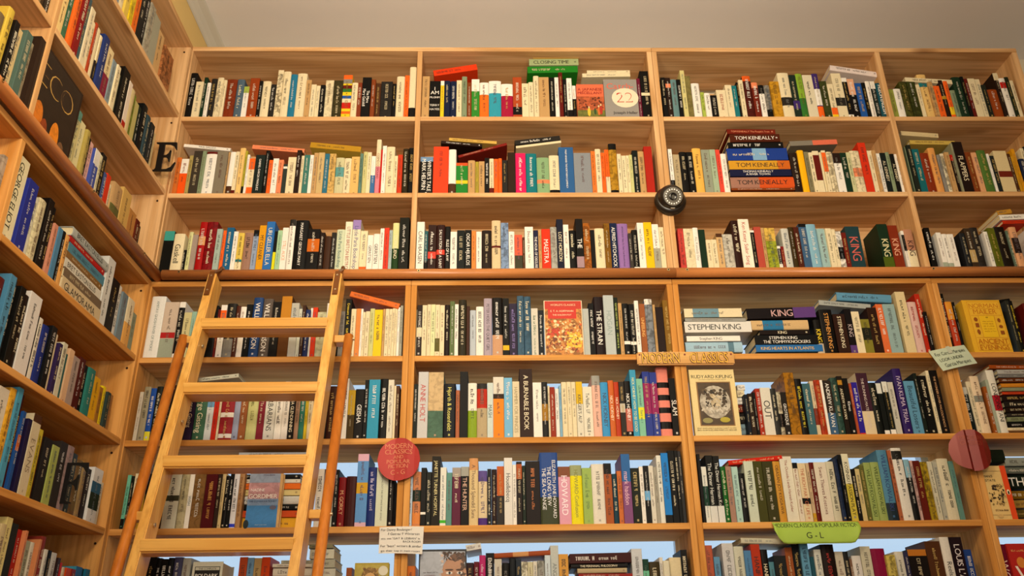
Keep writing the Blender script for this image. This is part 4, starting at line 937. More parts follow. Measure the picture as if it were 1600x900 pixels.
U|3.3|31|17652,29006,319,1674,113,1071|b88a70|e0d4b4:0:0.5|3a1c18|KING|1
U|3.4|1|18439,29006,201,1762,156,1128|181412||e8e4dc||
U|3.4|2|18811,29006,176,1534,103,1050|e8e4dc|a8b0a0:0:0.22|||
U|3.4|3|19017,29006,218,1497,143,1050|e8e4dc|a8b0a0:0:0.22|||
U|3.4|4|19235,29006,208,1485,133,1050|e8e4dc||||
U|3.4|5|19708,29006,201,1547,174,1050|2a2c30||||
U|3.4|6|19935,29006,219,1767,205,1131|4a3a2a|c0a878:0.22:0.5|||
U|3.4|7|20152,29006,288,1787,192,1143|3a3430%0.4||||
U|3.4|8|20639,29006,167,1630,223,1050|e8e4dc||||
U|3.4|9|20767,29006,253,1745,155,1117|6a7020%0.3||||
U|3.4|10|21020,29006,374,1785,146,1142|241a12||||1
U|3.4|11|21463,29006,167,1672,238,1070|6a7a6a||||
U|3.4|12|21556,29006,253,1764,121,1129|d8a880|33221a:0.4:0.75|||
H|3.4|1|21592,31062,922,137,316,405,1328|c84020||||
H|3.4|2|21517,31216,1033,210,358,391,1309|e8e4dc||1a1816||
H|3.4|3|21512,31438,548,183,1457,411,1425|c89a40||||
U|4.1|1|-8877,25911,476,2284,173,1462|dcdcd8||7a8a88|AMITAV GHOSH RIVER OF SMOKE|1
U|4.1|2|-8394,25911,476,2067,171,1323|c8b8a8|a0a898:0:0.35/b03030:0.36:0.46|||1
U|4.1|3|-7930,25911,209,2090,217,1338|e8e4dc|1a1816:0.1:0.9|||
U|4.1|4|-7713,25911,256,1696,213,1086|d0c89a||||
U|4.1|5|-7452,25911,157,1729,216,1107|a0c0b0||||
U|4.1|6|-7277,25911,151,1630,182,1050|7a2a24||||
U|4.1|7|-7135,25911,548,1960,225,1255|1a1816||||1
U|4.1|8|-6571,25911,81,1794,196,1148|7a2a24||||
U|4.1|9|-6484,25911,198,1959,197,1254|e8e4dc|e8702a:0.7:0.9|||
U|4.1|10|-6259,25911,314,1987,132,1272|2a2a28|8f8c86:0:0.35|||
U|4.1|11|-5930,25911,139,1887,104,1208|5a3020||||
U|4.1|12|-5789,25911,186,1856,119,1188|e8e4dc||||
U|4.1|13|-5607,25911,210,1957,150,1252|1a1c1c||||
U|4.1|14|-5381,25911,314,2198,115,1407|2f4f80||e8e4dc|WILLIAM GIBSON|
U|4.1|15|-5090,25911,345,2194,217,1404|6a6058||e8e4dc|WILLIAM GIBSON|1
U|4.1|16|-4729,25911,286,2059,178,1318|1c1a18||||
U|4.1|17|-4439,25911,345,2272,188,1454|6a4414|c08a30:0.5:1|||1
U|4.1|18|-4089,25911,257,2014,188,1289|b8b8b0||||
U|4.1|19|-3827,25911,111,1798,195,1150|c8ccc0||||
U|4.1|20|-3704,25911,111,1927,169,1233|4a3020||||
U|4.1|21|-3571,25911,157,1726,100,1105|2a3a6a||e8e4dc||
U|4.1|22|-3433,25911,76,1832,212,1172|e8e4dc||||
U|4.1|23|-3350,25911,158,1851,205,1185|d8481e||||
U|4.1|24|-3178,25911,298,1666,170,1066|c8c8a8%0.3||||
U|4.1|25|-2875,25911,216,1995,175,1277|e8e4dc||||
U|4.1|26|-2656,25911,228,1733,192,1109|1a1816||||
U|4.1|27|-2406,25911,169,1663,109,1064|8f8c86||||
U|4.1|28|-2248,25911,199,2163,203,1384|1a1a14||e6c830||
U|4.1|29|-2031,25911,170,1763,135,1128|e0d4b4||||
U|4.1|30|-1851,25911,152,1761,110,1127|d89050||||
U|4.1|31|-1697,25911,70,1763,137,1128|e8e4dc||||
U|4.1|32|-1632,25911,82,1669,202,1068|e0d4b4||||
U|4.1|33|-1532,25911,140,1665,129,1065|e0d4b4||||
U|4.1|34|-1397,25911,153,1801,204,1153|c8c890||||
U|4.1|35|-1243,25911,276,1770,237,1133|e8c820||1a1816||1
U|4.1|36|-952,25911,82,1766,169,1130|c2a070||||
U|4.1|37|-862,25911,123,1765,154,1130|e0d4b4||||
U|4.1|38|-734,25911,100,1766,167,1130|e0d4b4||||
U|4.1|39|-632,25911,82,1801,196,1153|e0d4b4||||
U|4.1|40|-546,25911,82,1802,207,1153|e0d4b4||||
U|4.1|41|-455,25911,82,1834,186,1173|e8e4dc||||
U|4.1|42|-367,25911,94,1900,190,1216|a8a89a||||
H|4.1|1|-2138,28166,1770,200,-2776,152,1351|d87a3a||||
U|4.2|1|82,25911,124,1756,204,1124|e0d4b4||||
U|4.2|2|217,25911,170,1897,143,1214|33221a|e0d4b4:0.38:0.56|||
U|4.2|3|390,25911,159,1906,179,1220|e0d4b4||||
U|4.2|4|562,25911,129,1901,102,1217|e0d4b4||||
U|4.2|5|696,25911,141,1902,108,1217|d8dcb0||||
U|4.2|6|841,25911,153,1904,138,1218|e0d4b4|6a6430:0.1:0.35|||
U|4.2|7|996,25911,153,1908,194,1221|e0d4b4||||
U|4.2|8|1156,25911,171,1922,197,1230|2a1a14||e0d4b4||
U|4.2|9|1333,25911,159,2054,195,1315|6a7a50||||
U|4.2|10|1500,25911,124,1918,141,1228|e8e4dc||1a1816||
U|4.2|11|1629,25911,265,2100,172,1344|3a3420%0.4||e0d4b4||1
U|4.2|12|1900,25911,112,1854,165,1187|4a2a18||||
U|4.2|13|2018,25911,201,1703,165,1090|b8c0c8||||
U|4.2|14|2226,25911,259,1818,117,1164|e8e4dc||1a1816||1
U|4.2|15|2490,25911,284,2172,225,1390|b0a4b0||4a4048|PETER HOEG THE QUIET GIRL|1
U|4.2|16|2780,25911,348,2151,128,1377|1a1412|c8a080:0:0.36|e8e4dc||1
U|4.2|17|3135,25911,219,2174,237,1391|141210|e0b828:0.12:0.2|||1
U|4.2|18|3361,25911,273,1973,231,1263|38304a||8a78b8||1
U|4.2|19|3635,25911,218,2204,102,1410|4a6a80%0.4||e0d4b4||1
U|4.2|20|3862,25911,243,2209,164,1414|4a6a80%0.4||e0d4b4||1
U|4.2|21|4113,25911,231,1781,215,1140|d0ccc0||4a6a50||
U|4.2|22|4351,25911,190,1716,236,1098|2a2e34||e8e4dc||
F|4.2|23|4551,25911,1309,2000,20,240|000000|||hoffmann|1
U|4.2|24|5873,25911,213,1725,138,1104|b8bcb8||||
U|4.2|25|6091,25911,178,1923,129,1231|141414||e8e4dc||
U|4.2|26|6288,25911,333,2211,232,1415|2a1a1e||e8e4dc|THE STRAIN|1
U|4.2|27|6613,25911,350,2223,129,1423|b8c0c0||8a9a98|HOGAN|1
U|4.2|28|6977,25911,143,2161,181,1383|1f2a20||a9b85a||
U|4.2|29|7116,25911,125,1923,120,1231|c2a070||||
U|4.2|30|7255,25911,220,1927,173,1233|161412|e8e4dc:0.22:0.28|||
U|4.2|31|7492,25911,203,1932,233,1236|161412|e8e4dc:0.22:0.28|||
U|4.2|32|7680,25911,142,2010,119,1287|e8e4dc||||
U|4.2|33|7846,25911,203,1931,215,1236|a0643a||e8b060|UNFEELING|
U|4.2|34|8046,25911,262,2095,171,1341|8a9098%0.7|e8e4dc:0.9:1|||1
U|4.2|35|8325,25911,83,1899,224,1215|c2a070||||
U|4.2|36|8409,25911,262,1798,198,1150|2e1c18||e0d4b4||1
U|4.2|37|8663,25911,262,2026,132,1297|8a6a28||||1
U|4.3|1|13823,25911,252,1277,168,1050|1c1814|c8b8a0:0:0.32|e8c828|KING|
U|4.3|2|14055,25911,444,1637,103,1050|161210||d89848|STEPHEN KING|1
U|4.3|3|14503,25911,414,1459,101,1050|3a2014||e0d4b4|STEPHEN KING|1
U|4.3|4|14954,25911,235,1675,169,1072|1a1214|6a4a88:0:0.2|b0a0a0|KING|
U|4.3|5|15192,25911,265,1575,163,1050|e0d4b4||||
U|4.3|6|15453,25911,295,1277,142,1050|8a8438|2a2c20:0.4:0.75|||
U|4.3|7|15743,25911,325,1706,120,1092|3a2012||||1
U|4.3|8|16088,25911,235,1841,148,1178|d87848||e8e4dc||
U|4.3|9|16327,25911,416,1841,144,1178|98b0b0||||1
U|4.3|10|16834,25911,337,2289,100,1465|d8c8a0||1a1816||1
U|4.3|11|17233,25911,327,1947,205,1246|d8b8b0||a03030||1
U|4.3|12|17572,25911,176,2252,217,1441|b83820||e0d4b4||
U|4.3|13|17699,25911,115,1542,117,1050|1a1614||||
H|4.3|1|11710,26022,2283,254,15,160,1353|3a78b0||e0b030|KING HEARTS IN ATLANTIS|1
H|4.3|2|9326,26039,1947,369,29,197,1480|a8c4d4|6a8a9a:0.75:0.85|||1
H|4.3|3|11713,26280,2171,346,51,155,1375|141414||e8e4dc|STEPHEN KING/THE TOMMYKNOCKERS|1
H|4.3|4|9388,26423,1836,192,39,170,1379|e8e4dc||1a1816|Stephen KING|
H|4.3|5|11931,26666,1730,162,11,211,1462|241814||e0d4b4|KING|
H|4.3|6|9364,26751,2301,402,49,187,1372|dcdad4||1a1816|STEPHEN KING|1
H|4.3|7|11683,26850,1980,352,69,213,1488|d0b488|3a80a8:0.2:0.56|||1
H|4.3|8|9399,27156,2096,118,-61,162,1310|a0a09a||||
H|4.3|9|11577,27236,2396,395,269,198,1310|1c1216|6a4a88:0.68:1|c8a0a0|KING|1
H|4.3|10|9405,27318,2002,329,39,207,1357|e0d4b4|7a9aa8:0.15:0.6|||1
H|4.3|11|14131,27754,1798,187,-983,176,1451|a8aca8||||
H|4.3|12|14792,27932,1913,309,-615,163,1310|6a9cb8||||1
U|4.4|1|18423,25911,178,2266,230,1450|1a1412||e0d4b4||
U|4.4|2|18542,25911,232,1909,118,1222|b84824|d8983a:0.65:1|||
U|4.4|3|18808,25911,86,1913,166,1224|1a1614||||
F|4.4|4|19095,25911,1328,1936,20,240|000000|||mailer|1
U|4.4|5|20727,25911,105,1979,203,1267|3a3c34||||
U|4.4|6|20859,25911,142,1982,237,1268|1c1a16||e6c830||
H|4.4|1|20546,26326,560,297,853,672,1360|1a1614||||
H|4.4|2|20609,26615,535,380,1432,652,1333|c8b080|3a2a1a:0.6:0.8|||
H|4.4|3|20587,27010,549,608,1042,637,1481|1c1c18||||
H|4.4|4|20747,27638,524,453,1514,638,1481|1a1a16||||
U|5.1|1|-8761,23119,120,1679,240,1074|c8c0b0||||
U|5.1|2|-8603,23119,210,1828,163,1170|a09880||1a1816||1
U|5.1|3|-8369,23119,176,1764,120,1129|2a5aa8|d8d040:0:0.18|e8e4dc||
U|5.1|4|-8190,23119,193,1826,127,1169|2a2c24||e0d4b4||
U|5.1|5|-7985,23119,165,1794,113,1148|1a1816||||
U|5.1|6|-7828,23119,194,1735,148,1111|3a342c||||
U|5.1|7|-7615,23119,279,1857,113,1188|6a4a30||||
U|5.1|8|-7338,23119,222,1920,133,1229|2a2420||||
U|5.1|9|-7111,23119,239,1890,136,1209|3a2a48||e0d4b4|George Gissing|
U|5.1|10|-6881,23119,377,1893,180,1212|4a7058||e0d4b4|George Gissing|1
U|5.1|11|-6513,23119,223,1897,224,1214|d0d4d4|7aa8c8:0.6:1|||
U|5.1|12|-6278,23119,154,1895,205,1213|c83820||||
U|5.1|13|-6102,23119,63,1830,158,1171|e0d4b4||||
U|5.1|14|-6034,23119,423,1955,158,1251|9a3038|e8e4dc:0.4:0.48/e8e4dc:0.05:0.12|||1
U|5.1|15|-5610,23119,194,1894,173,1212|a0a8c0||1a1816||
U|5.1|16|-5403,23119,223,1893,153,1211|a06840||e0d4b4||
U|5.1|17|-5173,23119,337,1924,147,1231|c8c890||6a6a30||1
U|5.1|18|-4819,23119,223,1829,109,1170|8a3040||e0d4b4||
U|5.1|19|-4598,23119,326,1955,139,1251|d8d8d0||1a1816|BARBARIANS|
U|5.1|20|-4291,23119,235,1900,235,1216|e8e4dc||1a1816||
U|5.1|21|-4020,23119,194,1954,118,1250|e8e4dc||||
U|5.1|22|-3833,23119,195,1958,170,1253|1a1410||e0d4b4|VICTORIA GLENDINNING|
U|5.1|23|-3636,23119,138,1897,188,1214|a88870||1a1816|PARKE GODWIN|
U|5.1|24|-3500,23119,167,1900,221,1216|3a8070||||
U|5.1|25|-3307,23119,91,1894,130,1212|d8c030||||
U|5.1|26|-3212,23119,155,1894,138,1212|e0d4b4||||
U|5.1|27|-3050,23119,453,1863,135,1193|1e1814||||1
U|5.1|28|-2596,23119,281,1803,156,1154|4a2a1e||||
U|5.1|29|-2310,23119,138,2115,162,1354|d8d8d8%0.8||||
U|5.1|30|-2179,23119,225,2089,234,1337|e8e4dc||1a1816||1
U|5.1|31|-1946,23119,225,1684,219,1078|5a4a28|c8a838:0.5:1|||
U|5.1|32|-1716,23119,282,1715,222,1098|181210||e8e4dc|GEISHA|1
U|5.1|33|-1409,23119,126,1987,103,1272|141414||||
U|5.1|34|-1277,23119,362,2000,105,1280|3f9cba||e8e4dc||1
U|5.1|35|-922,23119,259,2057,199,1317|141412||e8e4dc||1
U|5.1|36|-660,23119,190,2028,225,1298|d8d4c4||||1
U|5.1|37|-457,23119,69,1806,166,1156|e0d4b4||||
U|5.1|38|-384,23119,109,1807,182,1157|5a3a20||||
H|5.1|1|-6876,25112,1285,137,1138,171,1485|c8c8b8||1a1816||
U|5.2|1|175,23119,148,1867,216,1195|1f2a22||||
U|5.2|2|328,23119,331,2297,220,1470|c8c8c8||b02a20|ANNE HOLT|1
U|5.2|3|664,23119,497,2286,236,1463|5a7a68%0.3|d0b890:0.42:1|||1
U|5.2|4|1174,23119,395,1850,135,1184|20242c||d8d060|Hjorth & Rosenfeldt|1
U|5.2|5|1576,23119,124,1621,115,1050|b07050||||
U|5.2|6|1705,23119,260,2258,122,1445|141010||e0d4b4||1
U|5.2|7|1970,23119,290,1878,173,1202|e8e4d8|90a830:0:0.5|1a1816||1
U|5.2|8|2265,23119,332,1868,195,1195|b8a888|33302c:0.9:1/b83820:0.55:0.9|||1
U|5.2|9|2603,23119,190,1902,232,1218|c8d4d0||2a4a50|MASH|
U|5.2|10|2798,23119,350,2093,201,1339|e89020|3a2810:0.64:0.72/d8d4c8:0.72:1|5a2a10||1
U|5.2|11|3154,23119,273,2060,191,1319|80b8d8||e8e4dc||1
U|5.2|12|3433,23119,231,1934,207,1237|d8ccb0||8a7a50|HAMMER FOR PRINCES|1
U|5.2|13|3669,23119,427,2349,164,1503|3a2418||e0d4b4|A BURNABLE BOOK|1
U|5.2|14|4103,23119,291,1881,177,1204|e8e4dc||||1
U|5.2|15|4395,23119,189,1876,106,1201|2a2a28|a88030:0.3:0.6|||
U|5.2|16|4598,23119,65,1775,210,1136|e0d4b4||||
U|5.2|17|4664,23119,160,1707,133,1092|9a3818||||
U|5.2|18|4837,23119,125,1681,229,1076|e8e4dc||1a1816||
U|5.2|19|4965,23119,83,1774,190,1136|8ab0c8||||
U|5.2|20|5050,23119,172,1880,143,1203|e0d4b4||||
U|5.2|21|5226,23119,142,1878,118,1202|e0d4b4||||
U|5.2|22|5376,23119,142,1880,135,1203|e0d4b4||||
U|5.2|23|5530,23119,214,1903,189,1218|d8d4c4|d8b830:0.6:1|1a1816|KRUGER'S ALP|1
U|5.2|24|5751,23119,310,1731,198,1108|dcd8c8||6a6a60||1
U|5.2|25|6057,23119,273,2090,116,1338|e0b8a8|a0a09a:0.84:1|||1
U|5.2|26|6335,23119,249,1853,110,1186|4a9ccc||2a3a50|NICK HORNBY|1
U|5.2|27|6599,23119,185,1935,173,1238|c87038||e8d0b0|NICK HORNBY|
U|5.2|28|6791,23119,161,1884,182,1206|b84828||e8d0b0|NICK HORNBY|
U|5.2|29|6954,23119,173,1883,154,1205|3a342e|c8c0b0:0.44:0.6|||
U|5.2|30|7129,23119,202,1900,131,1216|1a1414|c07060:0.1:0.5|e8e4dc|NICK HORNBY|
U|5.2|31|7346,23119,203,2304,184,1474|4aa0c0||e0d890|NICK HORNBY HOW TO BE GOOD|1
U|5.2|32|7540,23119,202,1963,101,1256|8ac0a8|d8d840:0.3:0.5|||1
U|5.2|33|7756,23119,232,2223,142,1423|3a4a98|9a3068:0.35:0.82|||1
U|5.2|34|7999,23119,233,2206,164,1412|3a4a98|9a3068:0.35:0.82|||1
U|5.2|35|8251,23119,383,2407,234,1540|e09080|1a1414:0.7:0.78/1a1414:0.52:0.6/1a1414:0.34:0.42/1a1414:0.12:0.22|||1
U|5.2|36|8631,23119,251,2002,190,1282|141010||e8e4dc|SLAM|1
F|5.3|1|9313,23119,1499,2252,20,240|000000|||kipling|1
U|5.3|2|11081,23119,111,1403,133,1050|1c2430||||
U|5.3|3|11198,23119,158,1434,135,1050|3a2818%0.3||e0d4b4||
U|5.3|4|11394,23119,100,1502,234,1050|1a1614||||
U|5.3|5|11489,23119,165,1625,199,1050|a83820||||
U|5.3|6|11641,23119,335,1634,143,1050|d8d4c8||141414|OUT|1
U|5.3|7|11969,23119,170,1588,103,1050|3a3a38||e0d4b4||
U|5.3|8|12168,23119,141,1499,170,1050|c8c0a8%0.8|1a1816:0.2:0.5|||
U|5.3|9|12323,23119,183,1488,194,1050|2a2420||e8e4dc|GROTESQUE|
U|5.3|10|12499,23119,335,2159,159,1382|a87818%0.7||||1
U|5.3|11|12832,23119,229,1936,136,1239|1a1410||d8c830||1
U|5.3|12|13089,23119,259,1783,193,1141|4a7078||e0d4b4||1
U|5.3|13|13369,23119,153,1880,230,1203|d0c0a0|8a3a20:0.2:0.5|||
U|5.3|14|13490,23119,188,1886,132,1207|b84820%0.5||||
U|5.3|15|13673,23119,82,1872,105,1198|e8e4dc||||
U|5.3|16|13779,23119,259,1875,147,1200|3a3028|4a6a88:0:0.4|e8e4dc|ANDREW KLAVAN|1
U|5.3|17|14048,23119,230,1971,159,1261|3a5850%0.6||||1
U|5.3|18|14300,23119,171,2037,196,1304|2a1e14|b88a30:0.85:0.93|e0d4b4|ANDREW KLAVAN|
U|5.3|19|14448,23119,171,1937,128,1240|141210||e8e4dc|Klavan|
U|5.3|20|14661,23119,95,1786,212,1143|b05a3a||||
U|5.3|21|14758,23119,189,1817,203,1163|3a2a98|c03a30:0:0.05|e8e4dc||
U|5.3|22|14939,23119,378,2131,171,1364|d8c8a8|4a2a3a:0.38:1|c8b8b0|THE RUNNING MATE JOE KLEIN|1
U|5.3|23|15304,23119,230,1781,129,1140|1c201c||e0d4b4||1
U|5.3|24|15590,23119,201,1788,236,1144|1c201c|d8d8d0:0.8:1/e8e4dc:0:0.1|||
U|5.3|25|15753,23119,171,1814,144,1161|1c201c|d8d8d0:0.8:1/e8e4dc:0:0.1|||
U|5.3|26|15965,23119,201,1819,215,1164|c8c4b8||||
U|5.3|27|16202,23119,278,2270,131,1453|3a2468||c0b0c8|IVAN KLIMA TRIAL|1
U|5.3|28|16524,23119,379,1850,206,1184|6a9cb8||1a3040|Beautiful Losers|1
U|5.3|29|16875,23119,112,2099,141,1344|1f2820||||
U|5.3|30|17042,23119,321,2043,233,1308|141210||e0d4b4||1
U|5.3|31|17334,23119,113,2198,169,1406|e0d4b4||||
U|5.3|32|17430,23119,260,2194,126,1404|1a1412||d0a070|THE WONDER LOVER MALCOLM KNOX|1
H|5.3|1|10861,23242,311,362,492,433,1433|8aa0a8||||
H|5.3|2|10840,23599,349,366,611,412,1379|2a2420||||
H|5.3|3|10921,24015,350,247,269,478,1328|8a3a20||||
H|5.3|4|10921,24271,254,223,406,405,1379|e8e4dc||||
H|5.3|5|10972,24540,244,226,434,471,1447|e0d4b4||||
H|5.3|6|11002,24780,257,189,413,475,1366|e8e4dc||||
U|5.4|1|18349,23119,240,1592,126,1050|1c2a2a|c8c4b8:0.85:1|||
U|5.4|2|18656,23119,171,1823,231,1167|d8ccb0||||
U|5.4|3|18817,23119,294,2010,204,1286|e0ccb0|8a8a80:0.55:0.66|||1
U|5.4|4|19181,23119,118,1634,193,1050|a0602a||||
U|5.4|5|19280,23119,100,1856,153,1188|a8b0a0||||
U|5.4|6|19385,23119,266,2196,152,1405|dcd8cc|a82030:0.36:0.6|141414|LONDONSTANI|1
H|5.4|1|19618,23237,1099,89,75,154,1301|e0d4b4||||
H|5.4|2|19654,23345,1103,150,108,168,1491|1a1614||||
H|5.4|3|19734,23552,1108,151,110,217,1341|8a9070||||
H|5.4|4|19734,23715,1146,130,106,206,1464|3a3430||||
H|5.4|5|19704,23842,1174,167,103,144,1395|2a1a14||||
H|5.4|6|19756,24037,1218,201,159,214,1339|2a2420||e0d4b4||
H|5.4|7|19730,24249,1303,191,202,212,1306|2a1814||||
H|5.4|8|19784,24475,1303,96,92,205,1453|c8502a||||
H|5.4|9|19775,24574,1300,119,36,143,1313|8a9078||||
H|5.4|10|19784,24714,1341,134,62,161,1449|c88a30||||
H|5.4|11|19759,24884,1417,150,56,167,1354|6a3a18||||
H|5.4|12|19781,25068,1456,105,3,189,1352|8a8a88||||
H|5.4|13|19778,25180,1474,151,-23,165,1355|b0b0ac||||
H|5.4|14|19575,25387,1747,133,-181,200,1483|a0541e||||
U|6.1|1|-8676,20378,111,1684,189,1078|7ac0a8|1a1a18:0:0.2|1a1816|PINCHER MARTIN Golding|
U|6.1|2|-8577,20378,111,1656,232,1060|2a2c24%0.7||||
U|6.1|3|-8408,20378,139,1709,103,1094|e0d4b4||||
U|6.1|4|-8274,20378,227,1771,133,1134|c8a030||||1
U|6.1|5|-8055,20378,169,1713,167,1096|2a2420||||
U|6.1|6|-7907,20378,228,1778,234,1138|8a6a40||||1
U|6.1|7|-7673,20378,228,1718,234,1099|5a3a20||||1
U|6.1|8|-7409,20378,431,1713,154,1096|d0d0c0|4a4a38:0.5:0.6|1a1816||1
U|6.1|9|-6965,20378,256,1712,135,1096|b8b090%0.3||||
U|6.1|10|-6712,20378,140,1714,160,1097|e8e4dc||3a5a6a|WISH|
U|6.1|11|-6569,20378,344,1715,169,1098|8a6a40%0.4||||1
U|6.1|12|-6239,20378,375,1719,230,1100|5a1018||c08a40||1
U|6.1|13|-5825,20378,111,1683,126,1077|3a2a20||||
U|6.1|14|-5735,20378,123,1718,212,1100|c8b488||||
U|6.1|15|-5604,20378,129,1627,203,1050|1a1412||e0d4b4||
U|6.1|16|-5473,20378,111,1719,215,1100|141412||e8e4dc||
U|6.1|17|-5353,20378,170,1718,208,1100|d8d8dc|3a4ac8:0.03:0.09|1a1816||
U|6.1|18|-5171,20378,152,1717,185,1099|b08a60||||
F|6.1|19|-4814,20378,1031,1671,20,240|000000|||gordimer|1
U|6.1|20|-2760,20378,229,1808,151,1157|e8e4dc||1a1816||
U|6.1|21|-2537,20378,141,1812,210,1160|33302c||||
U|6.1|22|-2371,20378,170,1867,111,1195|c8d0c0||||
U|6.1|23|-2198,20378,141,1777,128,1137|141412||||
U|6.1|24|-2065,20378,229,1552,205,1050|8a1c20||d8a878|M. GORKY|1
U|6.1|25|-1818,20378,317,1566,135,1050|4a1a18||||1
U|6.1|26|-1491,20378,346,2265,109,1450|6a9acc|d8b0c0:0.9:1/c8a030:0.45:0.6/d0b0c0:0:0.06|||1
U|6.1|27|-1138,20378,258,1837,105,1176|2a3a78||c0b8d8||1
U|6.1|28|-884,20378,377,1842,177,1179|d0d4c0||5a5a50|LOOKING DOT THE DISTANCE IVOR GOULD|1
U|6.1|29|-497,20378,159,1538,146,1050|241a14||||
H|6.1|1|-5137,20407,1924,350,-49,471,1498|d8a830||||1
H|6.1|2|-5161,20758,1931,200,-46,407,1319|c85a28||||1
H|6.1|3|-5200,20978,1940,178,-44,457,1389|1a1a1a||||
H|6.1|4|-5216,21164,1944,250,-43,433,1424|d8d8d4||||1
H|6.1|5|-5255,21437,1954,192,-41,460,1469|d8c890||||1
H|6.1|6|-5263,21625,1957,181,-39,410,1468|e07a28||||
H|6.1|7|-5297,21826,1965,121,-38,445,1375|d8d4c8||||
H|6.1|8|-5304,21953,1967,146,-36,416,1349|1c1a18||||
H|6.1|9|-5359,22690,2142,112,-35,412,1477|c8d0d4||||
U|6.2|1|143,20378,115,1539,181,1050|b8ccdc||||
U|6.2|2|267,20378,247,1692,146,1083|c88a60|2a3a30:0.45:0.66/d89050:0.05:0.25|||1
U|6.2|3|519,20378,163,1817,155,1163|1c1a18|e8e4dc:0.2:0.24|||
U|6.2|4|681,20378,157,1698,239,1087|2a2c28||e0d4b4||
U|6.2|5|849,20378,265,2182,171,1397|2a2418||d8cc90|JANETTE TURNER HOSPITAL|1
U|6.2|6|1123,20378,187,1816,132,1162|e0e0d8|50b83a:0.05:0.1|||1
U|6.2|7|1312,20378,175,1666,213,1066|6a9890||||
U|6.2|8|1494,20378,266,1821,191,1165|6a2a48|a8a098:0.84:1|e0d4b4||1
U|6.2|9|1764,20378,254,1855,239,1187|1a1614|a8a8a0:0.84:1|d0a890|THE HUNTER|1
U|6.2|10|2028,20378,283,2097,114,1342|d8c498|d0a070:0.82:1|5a3a20|A Thousand Splendid Suns|1
U|6.2|11|2316,20378,278,1708,166,1093|d8c8a8|5a3a88:0:0.14/6a5a98:0.8:1|4a3a68||1
U|6.2|12|2600,20378,127,1773,215,1135|20242a||e0d4b4||
U|6.2|13|2733,20378,164,1761,218,1127|3a2018%0.6||||
U|6.2|14|2903,20378,224,1856,228,1188|3a3430|c06a30:0.5:1|||1
U|6.2|15|3131,20378,260,2098,106,1343|dcdad4||141414|Houellebecq|1
U|6.2|16|3398,20378,115,1881,141,1204|e8e4dc||||
U|6.2|17|3518,20378,175,1974,117,1263|2a1a14|b06030:0.72:0.96|||1
U|6.2|18|3700,20378,103,1850,127,1184|1f3024||e0d4b4||
U|6.2|19|3812,20378,449,2014,236,1289|241612||c8702a||1
U|6.2|20|4265,20378,570,2276,182,1457|3a5a98|4a5038:0:0.38|e0e0e0|ELIZABETH JANE HOWARD/THE LONG VIEW/THE SEA CHANGE|1
U|6.2|21|4845,20378,377,1827,230,1169|d8a4b8|8a5a40:0.82:1|f0e0e8|HOWARD|1
U|6.2|22|5220,20378,370,1853,152,1186|e0d820|a0a880:0.82:1|7a7a18|HOWARD Confusion|1
U|6.2|23|5604,20378,298,1777,221,1137|a0b868||6a8a40||1
U|6.2|24|5901,20378,389,1886,163,1207|dcd8cc||||1
U|6.2|25|6292,20378,237,1897,136,1214|a86030|1a1410:0.82:1|3a1a0a||1
U|6.2|26|6545,20378,158,1577,209,1050|1f4858||e0d4b4||
U|6.2|27|6713,20378,152,1672,232,1070|c87840||6a2a10||
U|6.2|28|6854,20378,279,2185,115,1398|8a5a88|3a70a8:0.6:1|e0b0c0|mark haddon|1
U|6.2|29|7150,20378,268,1751,183,1120|22281e||c8b070||1
U|6.2|30|7424,20378,128,1795,187,1149|e8e4dc||||
U|6.2|31|7548,20378,164,1810,130,1158|1c1a18|7ab0d8:0.4:0.56|||
U|6.2|32|7722,20378,146,1812,152,1159|d8d4c8||||
U|6.2|33|7869,20378,116,1760,120,1126|a8a498||||
U|6.2|34|7992,20378,146,2137,129,1368|dcdcd4||1a1816||
U|6.2|35|8145,20378,225,2213,136,1417|1c1c1c|2a88d0:0.12:1|1a3a5a||1
U|6.2|36|8386,20378,201,2300,184,1472|141414||e0d4b4||1
U|6.2|37|8595,20378,104,2301,191,1473|181818||e0d4b4||
U|6.2|38|8691,20378,97,2264,128,1449|3a3a3c||||
U|6.3|1|9294,20378,96,2161,102,1383|1a1414||e0d4b4||
U|6.3|2|9407,20378,156,1763,146,1128|dcdcd4|1f4838:0.3:0.65|||
U|6.3|3|9580,20378,234,2138,195,1368|1a1a18|d8d8d4:0:0.25|d0d0c8|The Dinner Herman Koch|1
U|6.3|4|9802,20378,203,2101,126,1345|1a1a18|d8d8d4:0:0.25|d0d0c8|The Dinner Herman Koch|1
U|6.3|5|10016,20378,162,1763,144,1129|1f6a2c||d8d8b0||
U|6.3|6|10180,20378,174,1763,128,1128|a88878||||
U|6.3|7|10383,20378,204,1768,211,1132|b0ccc4||||1
U|6.3|8|10583,20378,204,1551,177,1050|141412||||
U|6.3|9|10773,20378,293,1916,109,1226|c8d0c0||1a1816||1
U|6.3|10|11074,20378,276,1916,114,1226|4e4e1e||||1
U|6.3|11|11369,20378,342,1920,155,1229|46441e||||1
U|6.3|12|11724,20378,234,1921,177,1230|c89840||4a2a10|OBASAN JOY KOGAWA|1
U|6.3|13|11968,20378,385,2078,189,1330|d8d4c4||8a3a28|The Outside Lands Hannah Kohler|1
U|6.3|14|12333,20378,156,1856,113,1188|d8d0c0|1a1a18:0.9:1|8a4a30||
U|6.3|15|12498,20378,252,1844,123,1180|d8c8a8|1a1a18:0.3:0.4|b05a38|THE RICH PART OF LIFE|1
U|6.3|16|12784,20378,114,1862,197,1192|c8b090|c8a030:0:0.15|||
U|6.3|17|12889,20378,144,1872,157,1198|6a1c14||||
U|6.3|18|13033,20378,385,1871,140,1197|d8d0c0||6a2a20|Swan Thieves Kostova|1
U|6.3|19|13425,20378,253,1890,143,1210|c8c4b0||1a1816||1
